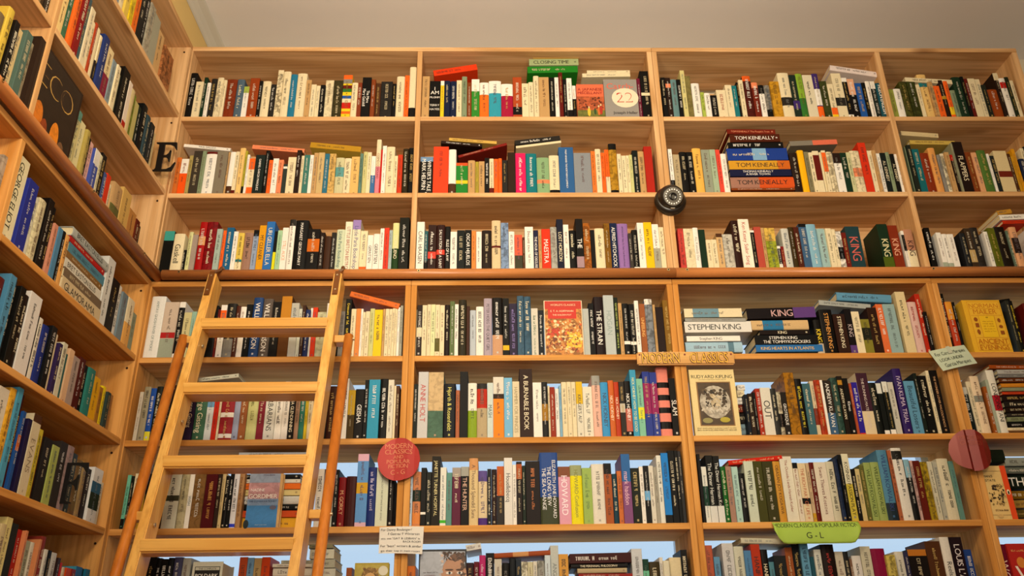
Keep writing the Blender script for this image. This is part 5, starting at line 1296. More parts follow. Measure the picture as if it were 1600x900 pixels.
U|6.3|20|13720,20378,157,1990,233,1273|2a3a5a%0.5||||
U|6.3|21|13847,20378,114,2107,144,1349|141618||||
U|6.3|22|13982,20378,217,2142,179,1371|d8d4bc|c8b850:0:0.55|141412|KOSINSKI PASSION PLAY|1
U|6.3|23|14193,20378,133,1645,150,1053|1a1814||e0d4b4||
U|6.3|24|14335,20378,145,1646,158,1053|c8b888||||
U|6.3|25|14512,20378,145,1773,221,1135|6a6a38||||
U|6.3|26|14671,20378,236,1867,240,1195|9aa868||3a4a20|WILLIAM KOWALSKI|1
U|6.3|27|14874,20378,265,1861,151,1191|9aa868||3a4a20|WILLIAM KOWALSKI|1
U|6.3|28|15135,20378,326,2245,128,1437|5a8aa4|2a3a44:0:0.25|2a3a70|WILLIAM KOWALSKI|1
U|6.3|29|15501,20378,145,2251,202,1441|a86848||3a1a18||
U|6.3|30|15618,20378,326,2308,129,1477|d8d4cc|2a2824:0.84:0.96|4a4a48||1
U|6.3|31|15936,20378,175,1921,101,1229|1a1a1a|8ab0c0:0.7:1|||
U|6.3|32|16178,20378,115,1917,226,1227|c8a8a0||1a1816||
U|6.3|33|16266,20378,206,1894,159,1212|6a2418||||1
U|6.3|34|16506,20378,236,1867,215,1195|a89028%0.7||||1
U|6.3|35|16719,20378,145,1863,157,1193|c8c4b0||||
U|6.3|36|16904,20378,176,1868,224,1196|b0aea0||||
U|6.3|37|17055,20378,357,1957,165,1253|d0c8b0||1a1816||1
U|6.3|38|17396,20378,145,1862,123,1192|6a9088||||
H|6.3|1|10323,22191,1762,154,891,184,1428|c83018||e0b080||
F|6.4|1|18236,20378,904,1682,20,240|000000|||penguin|1
H|6.4|1|19015,20495,990,239,94,450,1374|6a5a2a||||
H|6.4|2|19069,20787,993,240,97,412,1357|a88a48||||
H|6.4|3|19178,21079,998,263,60,474,1322|8a6a20||||
H|6.4|4|19255,21402,1004,451,103,464,1493|1c2820||e8e4dc|THE|1
H|6.4|5|19349,21883,1006,207,-15,410,1489|6a7068||||
H|6.4|6|19430,22138,1011,276,-13,439,1311|9aa098||||
H|6.4|7|19013,22257,452,420,91,431,1481|1f2a1c||e0d4b4||
U|7.1|1|-7654,17650,280,1919,187,1228|141414||||
U|7.1|2|-7379,17650,137,1892,215,1211|1a1614||e8e4dc||
U|7.1|3|-7202,17650,194,1850,122,1184|141414||e8e4dc||
U|7.1|4|-7034,17650,166,1898,210,1215|1c1c20||e8e4dc||
U|7.1|5|-6834,17650,251,1902,131,1217|4a4a68||||
U|7.1|6|-6586,17650,251,1875,157,1200|a8a8a0||||
F|7.1|7|-6225,17650,894,1750,20,240|000000|||poldark|1
U|7.1|8|-4870,17650,235,1879,126,1203|b85830||||
U|7.1|9|-4631,17650,195,1860,131,1191|7aa0c0||2a4a70||
U|7.1|10|-4437,17650,223,1850,156,1184|b8a070||||
U|7.1|11|-4212,17650,252,1877,173,1201|c85020||||
U|7.1|12|-1655,17650,167,1543,187,1050|9a5a30||||
F|7.1|13|-1387,17650,1021,1659,20,240|000000|||portrait|1
H|7.1|1|-2708,18929,729,243,32,176,1388|c8c8bc||||
H|7.1|2|-3867,18974,1177,243,-25,212,1308|d8d4c8||||
H|7.1|3|-2732,19195,721,245,37,187,1385|b0b0a0||||
H|7.1|4|-3878,19226,1180,100,-23,150,1349|d8d4c8||||
H|7.1|5|-3642,19341,924,89,4,201,1308|b8b8a8||||
H|7.1|6|-2795,19458,735,281,37,190,1361|d0d0c0||||
H|7.1|7|-2830,19762,726,113,42,149,1420|8a8a70||||
U|7.2|1|175,17650,254,1563,133,1050|c87838||||
F|7.2|2|528,17650,1437,2029,20,240|000000|||face|1
U|7.2|3|1959,17650,222,1646,209,1053|3a2028||||
U|7.2|4|2189,17650,157,1669,164,1068|6a1c28||||
U|7.2|5|2352,17650,189,1852,125,1185|b83878||e0c0d0||
U|7.2|6|2547,17650,255,1918,166,1227|181412||e8e4dc||
U|7.2|7|2808,17650,222,1731,115,1108|c8c4b8|2a2a28:0.3:0.7|||
U|7.2|8|3036,17650,222,1622,118,1050|d8d4cc|1a1a18:0.6:1|||
U|7.2|9|3265,17650,190,1751,160,1120|22262a||||
U|7.2|10|3459,17650,157,1711,113,1095|2a3440||||
U|7.2|11|3624,17650,190,1652,162,1057|d8d4c0%0.8||||
U|7.2|12|3820,17650,157,1651,171,1057|c8c4a8||||
U|7.2|13|3980,17650,124,1654,106,1059|d8d4c8||||
U|7.2|14|4115,17650,223,1681,189,1076|a0a09a%0.6||||
U|7.2|15|4339,17650,170,1827,112,1169|c8d4dc||||
U|7.2|16|4521,17650,243,2123,203,1359|c0c4c0||6a7070|ANGELA HUTH|
U|7.2|17|4771,17650,289,1866,209,1194|d0a050||2a1a0a||
U|7.2|18|6985,17650,321,1986,108,1271|c8ccd0||||
U|7.2|19|7323,17650,178,1686,171,1079|1f4a3a|7ac0a0:0.2:0.8|||
U|7.2|20|7504,17650,322,1605,153,1050|4a4028||e0d4b4||
U|7.2|21|7847,17650,106,1739,233,1113|d8d4cc||||
U|7.2|22|7938,17650,191,1628,119,1050|d8d4c0||||
U|7.2|23|8154,17650,356,1732,220,1109|d8ccac||||
U|7.2|24|8521,17650,192,1955,239,1251|1a1a1a||e0d4b4||
H|7.2|1|5350,18844,1635,87,-43,153,1458|9a3028||||
H|7.2|2|5321,18943,1507,137,47,145,1370|b8a888||||
H|7.2|3|5131,19084,1728,125,64,153,1479|1c1a1a||e0d4b4|THE PERENNIAL PHILOSOPHY|
H|7.2|4|5109,19228,1981,291,139,205,1329|4a1c1a||e0d8d0||1
H|7.2|5|2613,19415,1914,139,448,205,1339|a0542a|c89868:0.4:0.65|||
H|7.2|6|1955,19628,466,178,1532,179,1491|d0d0cc||||
U|7.3|1|9220,17650,279,2071,170,1325|b86850||||
U|7.3|2|9520,17650,185,1737,229,1112|6a98b8||||
U|7.3|3|9782,17650,343,2121,137,1358|c8c8c8||6a6a68||
U|7.3|4|10140,17650,311,2029,171,1299|c8c8b8||||
U|7.3|5|10450,17650,216,1900,145,1216|5a88b0||||
U|7.3|6|10660,17650,279,2076,105,1329|b04020||1a1414|HANIF KUREISHI|
U|7.3|7|10952,17650,216,1922,125,1230|1a1616||e0d4b4|HANIF KUREISHI|
U|7.3|8|11173,17650,153,1553,123,1050|5a8a98||||
U|7.3|9|11365,17650,376,1746,231,1117|2a2c2c||||
U|7.3|10|11736,17650,217,1984,195,1270|9a5a30||||
U|7.3|11|11969,17650,249,2172,225,1390|1c2024||||
U|7.3|12|12189,17650,248,2167,124,1387|6a9cb8||1a2a3a||
U|7.3|13|12474,17650,153,1701,210,1089|2a5a68||||
U|7.3|14|12599,17650,216,1902,116,1217|d0d0c8||||
U|7.3|15|12843,17650,408,2060,174,1319|2a1814||a83028||1
U|7.3|16|13263,17650,249,1842,189,1179|c8c0b0||||
U|7.3|17|13503,17650,153,1835,150,1174|2a2a2c||||
U|7.3|18|13691,17650,90,1627,222,1050|8a6a58||||
U|7.3|19|13769,17650,281,1712,178,1096|d8d4d0||||
U|7.3|20|14058,17650,313,1986,181,1271|c8c4b0||||
U|7.3|21|14395,17650,442,1925,224,1232|8a1848||||
U|7.3|22|14795,17650,281,1722,115,1102|c8b868%0.7||||
U|7.3|23|15138,17650,282,1827,239,1169|d0ccc0||||
U|7.3|24|15403,17650,122,1818,188,1164|3a3a5a||||
U|7.3|25|15515,17650,569,1872,155,1198|1e1612|b87a30:0.9:1|||1
U|7.3|26|16118,17650,507,2121,212,1357|5a3820||||1
U|7.3|27|16593,17650,282,2231,137,1428|d8d4cc||2a2a28|Reels and|
U|7.3|28|16934,17650,379,2242,239,1435|2a1820||d8d0d0|LOUIS L'AMOUR|1
U|7.3|29|17289,17650,218,1857,181,1188|2a4a88||||
H|7.3|1|10416,19776,1706,162,-294,201,1388|c8c4b0||||
U|7.4|1|18027,17650,122,2276,125,1457|c8ccc8||||
U|7.4|2|18200,17650,90,2255,204,1443|3a3a34||||
U|7.4|3|18241,17650,346,1990,107,1273|7a1c38||e0c0b0|WOLF|
F|7.4|4|18575,17650,1087,2000,20,240|000000|||wolf|1
LU|1.a|14|-9060,35544,-7179,500,2000,1280|e0d4b4||||1
LU|1.a|13|-9107,35544,-6673,386,2100,1344|9a7a50||||1
LU|1.a|12|-9148,35544,-6282,329,2000,1280|c2a070||||
LU|1.a|11|-9100,35544,-5947,336,2000,1280|8a94a0||||
LU|1.a|10|-9110,35544,-5605,344,1900,1216|e0d4b4||||
LU|1.a|9|-9068,35544,-5255,280,2000,1280|d8c060||||
LU|1.a|8|-9030,35544,-4969,285,2200,1408|d8c030%0.3||||
LU|1.a|7|-9034,35544,-4677,336,2200,1408|e07a20||||
LU|1.a|6|-9048,35544,-4335,405,2400,1536|1a1a18||e0d4b4||
LU|1.a|5|-9104,35544,-3924,385,2400,1536|141414||||
LU|1.a|4|-9082,35544,-3533,394,2300,1472|b0aa9a%0.4||||
LU|1.a|3|-9092,35544,-3133,538,2200,1408|a8a898||||1
LU|1.a|2|-9137,35544,-2589,574,2000,1280|d0b080||||
LU|1.a|1|-9046,35544,-2009,848,1700,1088|b07a50%0.7||||1
LU|2.a|25|-9057,32197,-8541,403,2200,1408|e0c890||||1
LU|2.a|24|-9108,32197,-8133,256,2400,1536|4a7a60%0.5||||1
LU|2.a|23|-9033,32197,-7870,294,2000,1280|d8702a||||1
LU|2.a|22|-9030,32197,-7571,290,2400,1536|8a1c1c||e0d4b4||1
LU|2.a|21|-9073,32197,-7275,217,2400,1536|4a6068||||
LU|2.a|20|-9043,32197,-7052,255,2200,1408|d8ccb0||||
LU|2.a|19|-9073,32197,-6790,191,1900,1216|e0d4b4||||
LU|2.a|18|-9057,32197,-6594,134,2000,1280|a84a28||||
LU|2.a|17|-9100,32197,-6453,267,2000,1280|e0d4b4||||
LU|2.a|16|-9101,32197,-6180,175,1900,1216|2a2424|e0d4b4:0.5:1|||
LU|2.a|15|-9055,32197,-5999,401,2100,1344|2f4078||||1
LU|2.a|14|-9105,32197,-5592,400,2000,1280|d8c8a0|8a2a48:0:0.5|||1
LU|2.a|13|-9087,32197,-5186,254,1800,1152|8a98a0||||
LU|2.a|12|-9046,32197,-4927,232,1800,1152|e0d4b4||||
LU|2.a|11|-9142,32197,-4689,222,1700,1088|c8c4a0||||
LU|2.a|10|-9059,32197,-4461,475,2100,1344|181614||e0d4b4||1
LU|2.a|9|-9048,32197,-3981,247,1900,1216|d8ccc0|a83020:0:0.2|a82a20||
LU|2.a|8|-9041,32197,-3728,280,1800,1152|c8b890||||
LU|2.a|7|-9107,32197,-3441,256,1800,1152|8a9a40%0.4||||
LU|2.a|6|-9135,32197,-3179,291,1700,1088|b8b078||||
LU|2.a|5|-9124,32197,-2882,236,1700,1088|2a3428||||
LU|2.a|4|-9078,32197,-2640,364,2000,1280|141618||e0d4b4||
LU|2.a|3|-9062,32197,-2271,309,1800,1152|3a5058||||
LU|2.a|2|-9031,32197,-1956,299,1700,1088|2a2c2c||||
LU|2.a|1|-9107,32197,-1651,321,1600,1050|c8b890||||
LU|2.b|4|-9097,32197,-9921,360,2000,1280|2a2420||||1
LU|2.b|3|-9072,32197,-9555,200,2000,1280|8a7a5a||||
LU|2.b|2|-9107,32197,-9350,213,1900,1216|4a3a28||||
LU|2.b|1|-9083,32197,-9131,187,2000,1280|3a3028||||
LU|3.b|8|-9142,29006,-10628,297,2000,1280|7a6a50||||1
LU|3.b|7|-9118,29006,-10325,266,2400,1536|c8b050||||1
LU|3.b|6|-9060,29006,-10053,193,2200,1408|1a1614||e0d8c0||1
LU|3.b|5|-9138,29006,-9854,278,2200,1408|c8b48a||||1
LU|3.b|4|-9035,29006,-9571,285,2300,1472|5a7068||||1
LU|3.b|3|-9094,29006,-9280,206,2200,1408|a89a80%0.4||||1
LU|3.b|2|-9079,29006,-9067,193,1900,1216|e0901a|4a3010:0.3:0.5|||
LU|3.b|1|-9059,29006,-8869,117,1800,1152|5a3420||||
LF|3.a|17|-8950,29006,-9110,2503,2500,300|000000|||eco|1
LU|3.a|16|-9037,29006,-6607,419,2100,1344|c8c090%0.3|6a9a90:0.85:1|||1
LU|3.a|15|-9123,29006,-6182,377,2000,1280|d0c8a0||||1
LU|3.a|14|-9031,29006,-5799,218,1900,1216|a89858||||
LU|3.a|13|-9096,29006,-5575,199,1800,1152|141414||||
LU|3.a|12|-9143,29006,-5370,248,1800,1152|d0a8a0||||
LU|3.a|11|-9047,29006,-5116,325,1700,1088|4a5aa0|d8d4cc:0.7:1|e8e4dc||
LU|3.a|10|-9054,29006,-4785,199,1700,1088|c8c4a8||||
LU|3.a|9|-9103,29006,-4580,301,1900,1216|1a1614||||
LU|3.a|8|-9091,29006,-4274,219,1400,1050|4a5a88||||
LU|3.a|7|-9107,29006,-4049,274,1500,1050|c84020||||
LU|3.a|6|-9128,29006,-3769,188,1300,1050|d8ccb0||||
LU|3.a|5|-9051,29006,-3575,660,1500,1050|b89a70|6a6a40:0.3:0.5|||1
LU|3.a|4|-9067,29006,-2909,648,1700,1088|c8a868||||1
LU|3.a|3|-9066,29006,-2255,544,1300,1050|b88850||||
LU|3.a|2|-9036,29006,-1705,292,1200,1050|6a2a18||||
LU|3.a|1|-9137,29006,-1407,374,1200,1050|24282a||||
LU|4.a|17|-9124,25911,-9018,461,2000,1280|a89a8a%0.5||||1
LU|4.a|16|-9116,25911,-8551,606,2400,1536|dcd4b4||2a3020|GEORGE ELIOT|1
LU|4.a|15|-9031,25911,-7939,464,2000,1280|2f3a90||||1
LU|4.a|14|-9131,25911,-7469,330,1800,1152|d8d8c8||||1
LU|4.a|13|-9119,25911,-7133,358,1900,1216|d0c8a8%0.4||||1
LU|4.a|12|-9086,25911,-6769,274,2100,1344|1a1412||||1
LU|4.a|11|-9119,25911,-6489,204,2000,1280|141212||||
LU|4.a|10|-9084,25911,-6279,207,1600,1050|c89078||||
LU|4.a|9|-9057,25911,-6066,221,1600,1050|5a88a8||||
LU|4.a|8|-9043,25911,-5839,164,1600,1050|141412||||
LU|4.a|7|-9058,25911,-5669,259,1600,1050|d8a868||||
LU|4.a|6|-9096,25911,-2898,498,2300,1472|d0d0cc||1a1a1a||1
LU|4.a|5|-9082,25911,-2394,516,1800,1152|1c1816||||1
LU|4.a|4|-9125,25911,-1872,330,1800,1152|d8d4cc||1a1816||
LU|4.a|3|-9093,25911,-1536,408,1700,1088|7a8890||||
LU|4.a|2|-9062,25911,-1122,564,1700,1088|d8a860|d8ccb0:0.5:1|||1
LU|4.a|1|-9107,25911,-552,306,1400,1050|8a9888||||
LH|4.a|1|-9034,25911,-5384,2486,450,1300|c8b898||1c1a18|GLAMORAMA|1
LH|4.a|2|-9064,26361,-5332,2434,300,1300|7a6a58||||1
LH|4.a|3|-9105,26661,-5332,2372,300,1300|d0ccc0||1c1a18|BRET EASTON ELLIS|1
LH|4.a|4|-9100,26961,-5332,2311,200,1300|8a6a40||||1
LH|4.a|5|-9115,27161,-5280,2382,300,1300|5a8a9c||||1
LH|4.a|6|-9101,27461,-5332,2311,180,1300|b02a28||||1
LH|4.a|7|-9057,27641,-5332,2434,280,1300|b0b4b0||1c1a18|BRET EASTON ELLIS|1
LU|5.a|24|-9146,23119,-8026,340,2000,1280|6a2a20||||1
LU|5.a|23|-9056,23119,-7680,279,2200,1408|5a90b0|4a7028:0:0.15|1a2a30||1
LU|5.a|22|-9136,23119,-7395,212,2200,1408|3a3a3c||e0d4b4||1
LU|5.a|21|-9032,23119,-7177,254,2100,1344|141412||||1
LU|5.a|20|-9061,23119,-6917,260,2000,1280|2a1c18||e0d4b4||1
LU|5.a|19|-9058,23119,-6651,586,2200,1408|d8d4d0||4a4a4a||1
LU|5.a|18|-9119,23119,-6059,157,1800,1152|141412||||
LU|5.a|17|-9143,23119,-5896,284,1800,1152|dcd8cc||2a2a28||1
LU|5.a|16|-9120,23119,-5606,335,1700,1088|2a3a80||||1
LU|5.a|15|-9069,23119,-5265,273,1800,1152|1a1c20||||1
LU|5.a|14|-9136,23119,-4986,244,1700,1088|d8ccb0||||
LU|5.a|13|-9069,23119,-4736,194,1500,1050|3a2a58||||
LU|5.a|12|-9059,23119,-4537,234,1600,1050|c8c4b0||||
LU|5.a|11|-9139,23119,-4296,248,1400,1050|3a6a68||||
LU|5.a|10|-9106,23119,-4042,282,1600,1050|d0b090||8a3a28||
LU|5.a|9|-9113,23119,-3754,389,1500,1050|a89890||||
LU|5.a|8|-9110,23119,-3359,349,1600,1050|5a2018||||
LU|5.a|7|-9147,23119,-3004,253,1500,1050|141412||||
LU|5.a|6|-9086,23119,-2745,474,1500,1050|3a8078||||1
LU|5.a|5|-9131,23119,-2265,435,1400,1050|d8a820||||
LU|5.a|4|-9114,23119,-1824,220,1200,1050|a87a30||||
LU|5.a|3|-9133,23119,-1598,281,1300,1050|e0c828||||
LU|5.a|2|-9082,23119,-1311,228,1200,1050|3a4a48||||
LU|5.a|1|-9117,23119,-1077,232,1200,1050|a87a48||||
LU|6.a|20|-9098,20378,-6936,443,2300,1472|d8d0c0||||1
LU|6.a|19|-9067,20378,-6487,284,2400,1536|e0b040%0.4||||1
LU|6.a|18|-9055,20378,-6196,232,2500,1600|5aa0bc||||1
LU|6.a|17|-9105,20378,-5959,163,2400,1536|4a1a14||d8b848|EVANOVICH SIZZLING|1
LU|6.a|16|-9039,20378,-5789,141,2000,1280|2a5a98|c07040:0.5:0.7|||
LU|6.a|15|-9139,20378,-5642,168,2000,1280|5a9898||||
LU|6.a|14|-9047,20378,-5468,196,1900,1216|2a2048||e0d4b4||
LU|6.a|13|-9033,20378,-5266,403,2100,1344|d0c4a8|5a3a24:0.9:1|8a7a60|EVANS|1
LU|6.a|12|-9043,20378,-4857,214,1800,1152|c8b840%0.3||||
LU|6.a|11|-9141,20378,-4637,211,1700,1088|7a3a1c||e0d4b4||
LU|6.a|10|-9071,20378,-4420,426,1700,1088|2a2420||||1
LU|6.a|9|-9047,20378,-3988,375,1600,1050|a8b068||||1
LU|6.a|8|-9033,20378,-3607,402,1800,1152|3a3430||||1
LU|6.a|7|-9035,20378,-3198,455,1800,1152|a08a88%0.3||||1
LU|6.a|6|-9113,20378,-2737,431,1700,1088|3a4a50||||1
LU|6.a|5|-9106,20378,-2300,363,1600,1050|7a6040||||
LU|6.a|4|-9114,20378,-1931,288,1500,1050|a8906a||||
LU|6.a|3|-9118,20378,-1637,295,1500,1050|2a1c20||||
LU|6.a|2|-9038,20378,-1336,616,1600,1050|d8d8d8|3a6a88:0.55:0.75/2a3a30:0.25:0.55|||1
LU|6.a|1|-9101,20378,-714,269,1300,1050|d8d4c4||||
LU|7.a|23|-9074,17650,-5557,269,2000,1280|c8b890||||1
LU|7.a|22|-9128,17650,-5281,277,2200,1408|d8cc90||||1
LU|7.a|21|-9128,17650,-4998,314,2100,1344|2a2a20||||1
LU|7.a|20|-9137,17650,-4679,232,2000,1280|a82820||||1
LU|7.a|19|-9038,17650,-4441,115,2000,1280|d08a60||||
LU|7.a|18|-9134,17650,-4319,178,1900,1216|d0d0c0||||
LU|7.a|17|-9140,17650,-4135,213,1800,1152|a8a890||||
LU|7.a|16|-9143,17650,-3917,262,1800,1152|d8d4c4||||1
LU|7.a|15|-9043,17650,-3649,111,1900,1216|c88a60||||
LU|7.a|14|-9055,17650,-3532,244,2000,1280|8a3a30||||1
LU|7.a|13|-9043,17650,-3281,196,1700,1088|d0ccc0||||
LU|7.a|12|-9034,17650,-3080,158,1700,1088|1a1a18||||
LU|7.a|11|-9132,17650,-2916,188,1600,1050|2a2a30||e0d4b4||
LU|7.a|10|-9127,17650,-2722,348,1700,1088|c8c8c4||||1
LU|7.a|9|-9106,17650,-2368,175,1600,1050|3a2420||||
LU|7.a|8|-9129,17650,-2187,215,1500,1050|c03028||||
LU|7.a|7|-9106,17650,-1966,106,1400,1050|c8b8a0||||
LU|7.a|6|-9064,17650,-1854,297,1400,1050|c0501e||||
LU|7.a|5|-9042,17650,-1551,226,1400,1050|8a2a28||||
LU|7.a|4|-9042,17650,-1318,391,1500,1050|4a98b0|2a70a0:0.5:1|||1
LU|7.a|3|-9121,17650,-921,255,1500,1050|2a4a50||8ab8c0||
LU|7.a|2|-9055,17650,-661,268,1500,1050|2a7a98||||
U|2.4|60|22713,32197,207,1515,146,969|1f2b4a||||
U|2.4|61|22926,32197,125,2032,211,1300|e0d4b4||||
U|2.4|62|23056,32197,225,2096,182,1341|1a1816||||
U|2.4|63|23287,32197,288,1522,172,974|e0d4b4||||
U|3.4|60|22580,29006,190,1993,174,1276|e8e4dc||||
U|3.4|61|22776,29006,271,2079,177,1331|1f2b4a||||
U|3.4|62|23053,29006,151,1501,140,961|1a1816||||
U|3.4|63|23211,29006,115,1844,169,1180|6e2018||||
U|4.4|60|21301,25911,325,1861,178,1191|6e2018||||
U|4.4|61|21631,25911,176,1650,190,1056|33302c||||
U|4.4|62|21814,25911,150,2157,197,1381|33302c||||
U|4.4|63|21970,25911,287,1988,199,1272|b84828||||
U|4.4|64|22263,25911,186,1567,213,1003|e8e4dc||||
U|4.4|65|22455,25911,133,2122,123,1358|e8e4dc||||
U|4.4|66|22594,25911,181,1800,174,1152|6e2018||||
U|4.4|67|22781,25911,197,2119,143,1356|33302c||||
U|4.4|68|22984,25911,142,1916,189,1226|e0d4b4||||
U|4.4|69|23132,25911,256,1744,153,1116|6e2018||||
U|5.4|60|21351,23119,305,1815,175,1162|c2a070||||
U|5.4|61|21662,23119,151,1807,197,1157|e0d4b4||||
U|5.4|62|21820,23119,165,1734,184,1110|e8e4dc||||
U|5.4|63|21990,23119,166,1634,150,1046|e8e4dc||||
U|5.4|64|22163,23119,296,1932,192,1237|e8e4dc||||
U|5.4|65|22465,23119,273,1922,155,1230|e8e4dc||||
U|5.4|66|22744,23119,186,1632,218,1045|e8e4dc||||
U|5.4|67|22936,23119,333,1615,186,1034|e8e4dc||||
U|5.4|68|23275,23119,199,2189,199,1401|e8e4dc||||
U|6.4|60|20471,20378,179,1692,131,1083|e0d4b4||||
U|6.4|61|20656,20378,176,2120,166,1357|1a1816||||
U|6.4|62|20838,20378,202,2054,189,1314|2f62a8||||
U|6.4|63|21046,20378,330,1707,122,1093|1f2b4a||||
U|6.4|64|21382,20378,247,1783,194,1141|8c9a7e||||
U|6.4|65|21634,20378,268,1911,185,1223|e8e4dc||||
U|6.4|66|21909,20378,261,1957,208,1252|b84828||||
U|6.4|67|22176,20378,268,2097,188,1342|b84828||||
U|6.4|68|22450,20378,141,1803,146,1154|e8e4dc||||
U|6.4|69|22597,20378,136,1794,198,1148|e8e4dc||||
U|6.4|70|22739,20378,271,1610,205,1030|33302c||||
U|6.4|71|23015,20378,214,1935,161,1238|b84828||||
U|6.4|72|23235,20378,259,2111,209,1351|c2a070||||
U|7.4|60|19691,17650,285,1772,169,1134|e0d4b4||||
U|7.4|61|19983,17650,122,1880,136,1203|e8e4dc||||
U|7.4|62|20111,17650,228,1571,177,1005|2f62a8||||
U|7.4|63|20345,17650,159,1833,122,1173|c2a070||||
U|7.4|64|20510,17650,229,1787,215,1144|e8e4dc||||
U|7.4|65|20745,17650,332,1629,171,1042|e0d4b4||||
U|7.4|66|21083,17650,274,1930,184,1235|1f2b4a||||
U|7.4|67|21363,17650,174,1780,121,1139|8c9a7e||||
U|7.4|68|21544,17650,315,1940,187,1242|e0d4b4||||
U|7.4|69|21865,17650,172,1657,194,1061|2f62a8||||
U|7.4|70|22043,17650,328,2196,216,1405|33302c||||
U|7.4|71|22377,17650,161,1591,198,1018|b84828||||
U|7.4|72|22544,17650,156,1950,192,1248|6e2018||||
U|7.4|73|22706,17650,192,1947,202,1246|8c9a7e||||
U|7.4|74|22904,17650,217,1706,175,1092|6e2018||||
U|7.4|75|23127,17650,286,1829,198,1170|e8e4dc||||"""
def build_books():
    stuff = MB()
    def bake(src, M, mi):
        base = len(stuff.v); stuff.v += [tuple(M @ Vector(p)) for p in src.v]
        stuff.f += [tuple(i+base for i in f) for f in src.f]; stuff.c += src.c; stuff.m += [mi]*len(src.f)
    for ln in DATA.split('\n'):
        k, cn, o, g, col, bands, tcol, text, flag = ln.split('|')
        g = [int(v)/10000 for v in g.split(',')]; o = int(o)
        rnd = random.Random(ln)
        pat = 0
        if '%' in col: col, p = col.split('%'); pat = float(p)
        bl = []
        for q in bands.split('/'):
            if q: c, a, b = q.split(':'); bl.append((alb(c), float(a), float(b)))
        base = alb(col); row, bay = where(cn)
        if k in ('F', 'LF'):
            desc, side, ops = COVERS[text]
            if k == 'F':
                x0, z0, w, h, yf, th = g
                if text == 'mailer': th = .05
                if text == 'poldark': th = .12
                M = Matrix.Translation((x0+w/2, yf, z0)) @ Matrix.Rotation(R(-1.2), 4, 'X')
            else:
                xf, z0, y0, w, h, th = g
                M = Matrix.Translation((xf, y0+w/2, z0)) @ Matrix.Rotation(R(90), 4, 'Z')
            mb = MB(); sc = lin(side)
            # boards front and back plus spine, pages between
            def slab(x0, x1, y0, y1, z0, z1, c):
                p = [(x0, y0, z0), (x1, y0, z0), (x1, y1, z0), (x0, y1, z0)]; q = [(a, b, z1) for a, b, _ in p]
                mb.face(p[::-1], c); mb.face(q, c)
                for i in range(4): mb.face([p[i], p[(i+1) % 4], q[(i+1) % 4], q[i]], c)
            slab(-w/2, w/2, 0, .0025, 0, h, sc); slab(-w/2, w/2, th-.0025, th, 0, h, sc); slab(-w/2, -w/2+.0025, .0025, th-.0025, 0, h, sc)
            root = obj('book', mb.mesh('book', [COVER])); root.matrix_world = M
            tag(root, desc, 'book', 'books on the shelves')
            mb = MB(); c = lin('d8c8a0'); x0_, x1_ = -w/2+.003, w/2-.003
            p = [(x0_, .0027, .003), (x1_, .0027, .003), (x1_, th-.0027, .003), (x0_, th-.0027, .003)]; q = [(a, b, h-.003) for a, b, _ in p]
            mb.face(p[::-1], c); mb.face(q, c)
            for i in range(4): mb.face([p[i], p[(i+1) % 4], q[(i+1) % 4], q[i]], c)
            obj('page_block', mb.mesh('page_block', [PAGES]), root)
            pic = MB()
            for i, op in enumerate(ops):
                if op[0] == 't':
                    mb = MB(); cover_ops(mb, [op], w, h, 0, i); obj('cover_title', mb.mesh('cover_title', [PRINT]), root)
                else: cover_ops(pic, [op], w, h, 0, i)
            if pic.f: tag(obj('cover_picture', pic.mesh('cover_picture', [PRINT]), root), kind='stuff')
            continue
        if k == 'U':
            x0, z0, w, h, yf, d = g; M = Matrix.Translation((x0+w/2, yf, z0))
        elif k == 'H':
            x0, z0, L, th, ang, yf, d = g; w, h = th, L; ang = g[4]
            M = Matrix.Translation((x0, yf, z0)) @ Matrix.Rotation(-ang, 4, 'Y') @ Matrix(((0, 0, -1, L), (0, 1, 0, 0), (1, 0, 0, th/2), (0, 0, 0, 1)))
            bl = [(c, 1-b, 1-a) for c, a, b in bl]
        elif k == 'LU':
            xf, z0, y0, w, h, d = g; M = Matrix.Translation((xf, y0+w/2, z0)) @ Matrix.Rotation(R(90), 4, 'Z')
        elif k == 'LH':
            xf, z0, y0, L, th, d = g; w, h = th, L
            M = Matrix.Translation((xf, y0, z0)) @ Matrix.Rotation(R(90), 4, 'Z') @ Matrix(((0, 0, -1, L), (0, 1, 0, 0), (1, 0, 0, th/2), (0, 0, 0, 1)))
        hard = w > .012 and rnd.random() < .4
        cov, pg = MB(), MB()
        book_cover(cov, w, h, d, base, pat, bl, hard); page_block(pg, w, h, d)
        prints = book_print(w, h, base, bl, tcol, text, rnd, hard)
        if not flag:
            bake(cov, M, 0); bake(pg, M, 1)
            for _, pr in prints: bake(pr, M, 2)
            continue
        root = obj('book', cov.mesh('book', [COVER])); root.matrix_world = M
        sw = sizeword(k, w, h); cname = names_of_colour(col); d0 = (sw+' ' if sw else '')+cname
        if k == 'U': lab = '%s book, %s upright from the left, %s, %s' % (d0, ordinal(o), row, bay)
        elif k == 'H': lab = '%s book lying flat, %s flat one up, %s, %s' % (d0, ordinal(o), row, bay)
        elif k == 'LU': lab = '%s book, %s upright from the corner, %s, %s' % (d0, ordinal(o), row, bay)
        else: lab = '%s book lying flat, %s from stack bottom, %s, %s' % (d0, ordinal(o), row, bay)
        tag(root, lab, 'book', 'books on the shelves')
        obj('page_block', pg.mesh('page_block', [PAGES]), root)
        for nm, pr in prints: obj(nm, pr.mesh(nm, [PRINT]), root)
    o = obj('shelved_books', stuff.mesh('shelved_books', [COVER, PAGES, PRINT]))
    tag(o, 'the many smaller and partly hidden books filling the remaining shelf space', 'books', None, 'stuff')
build_books()

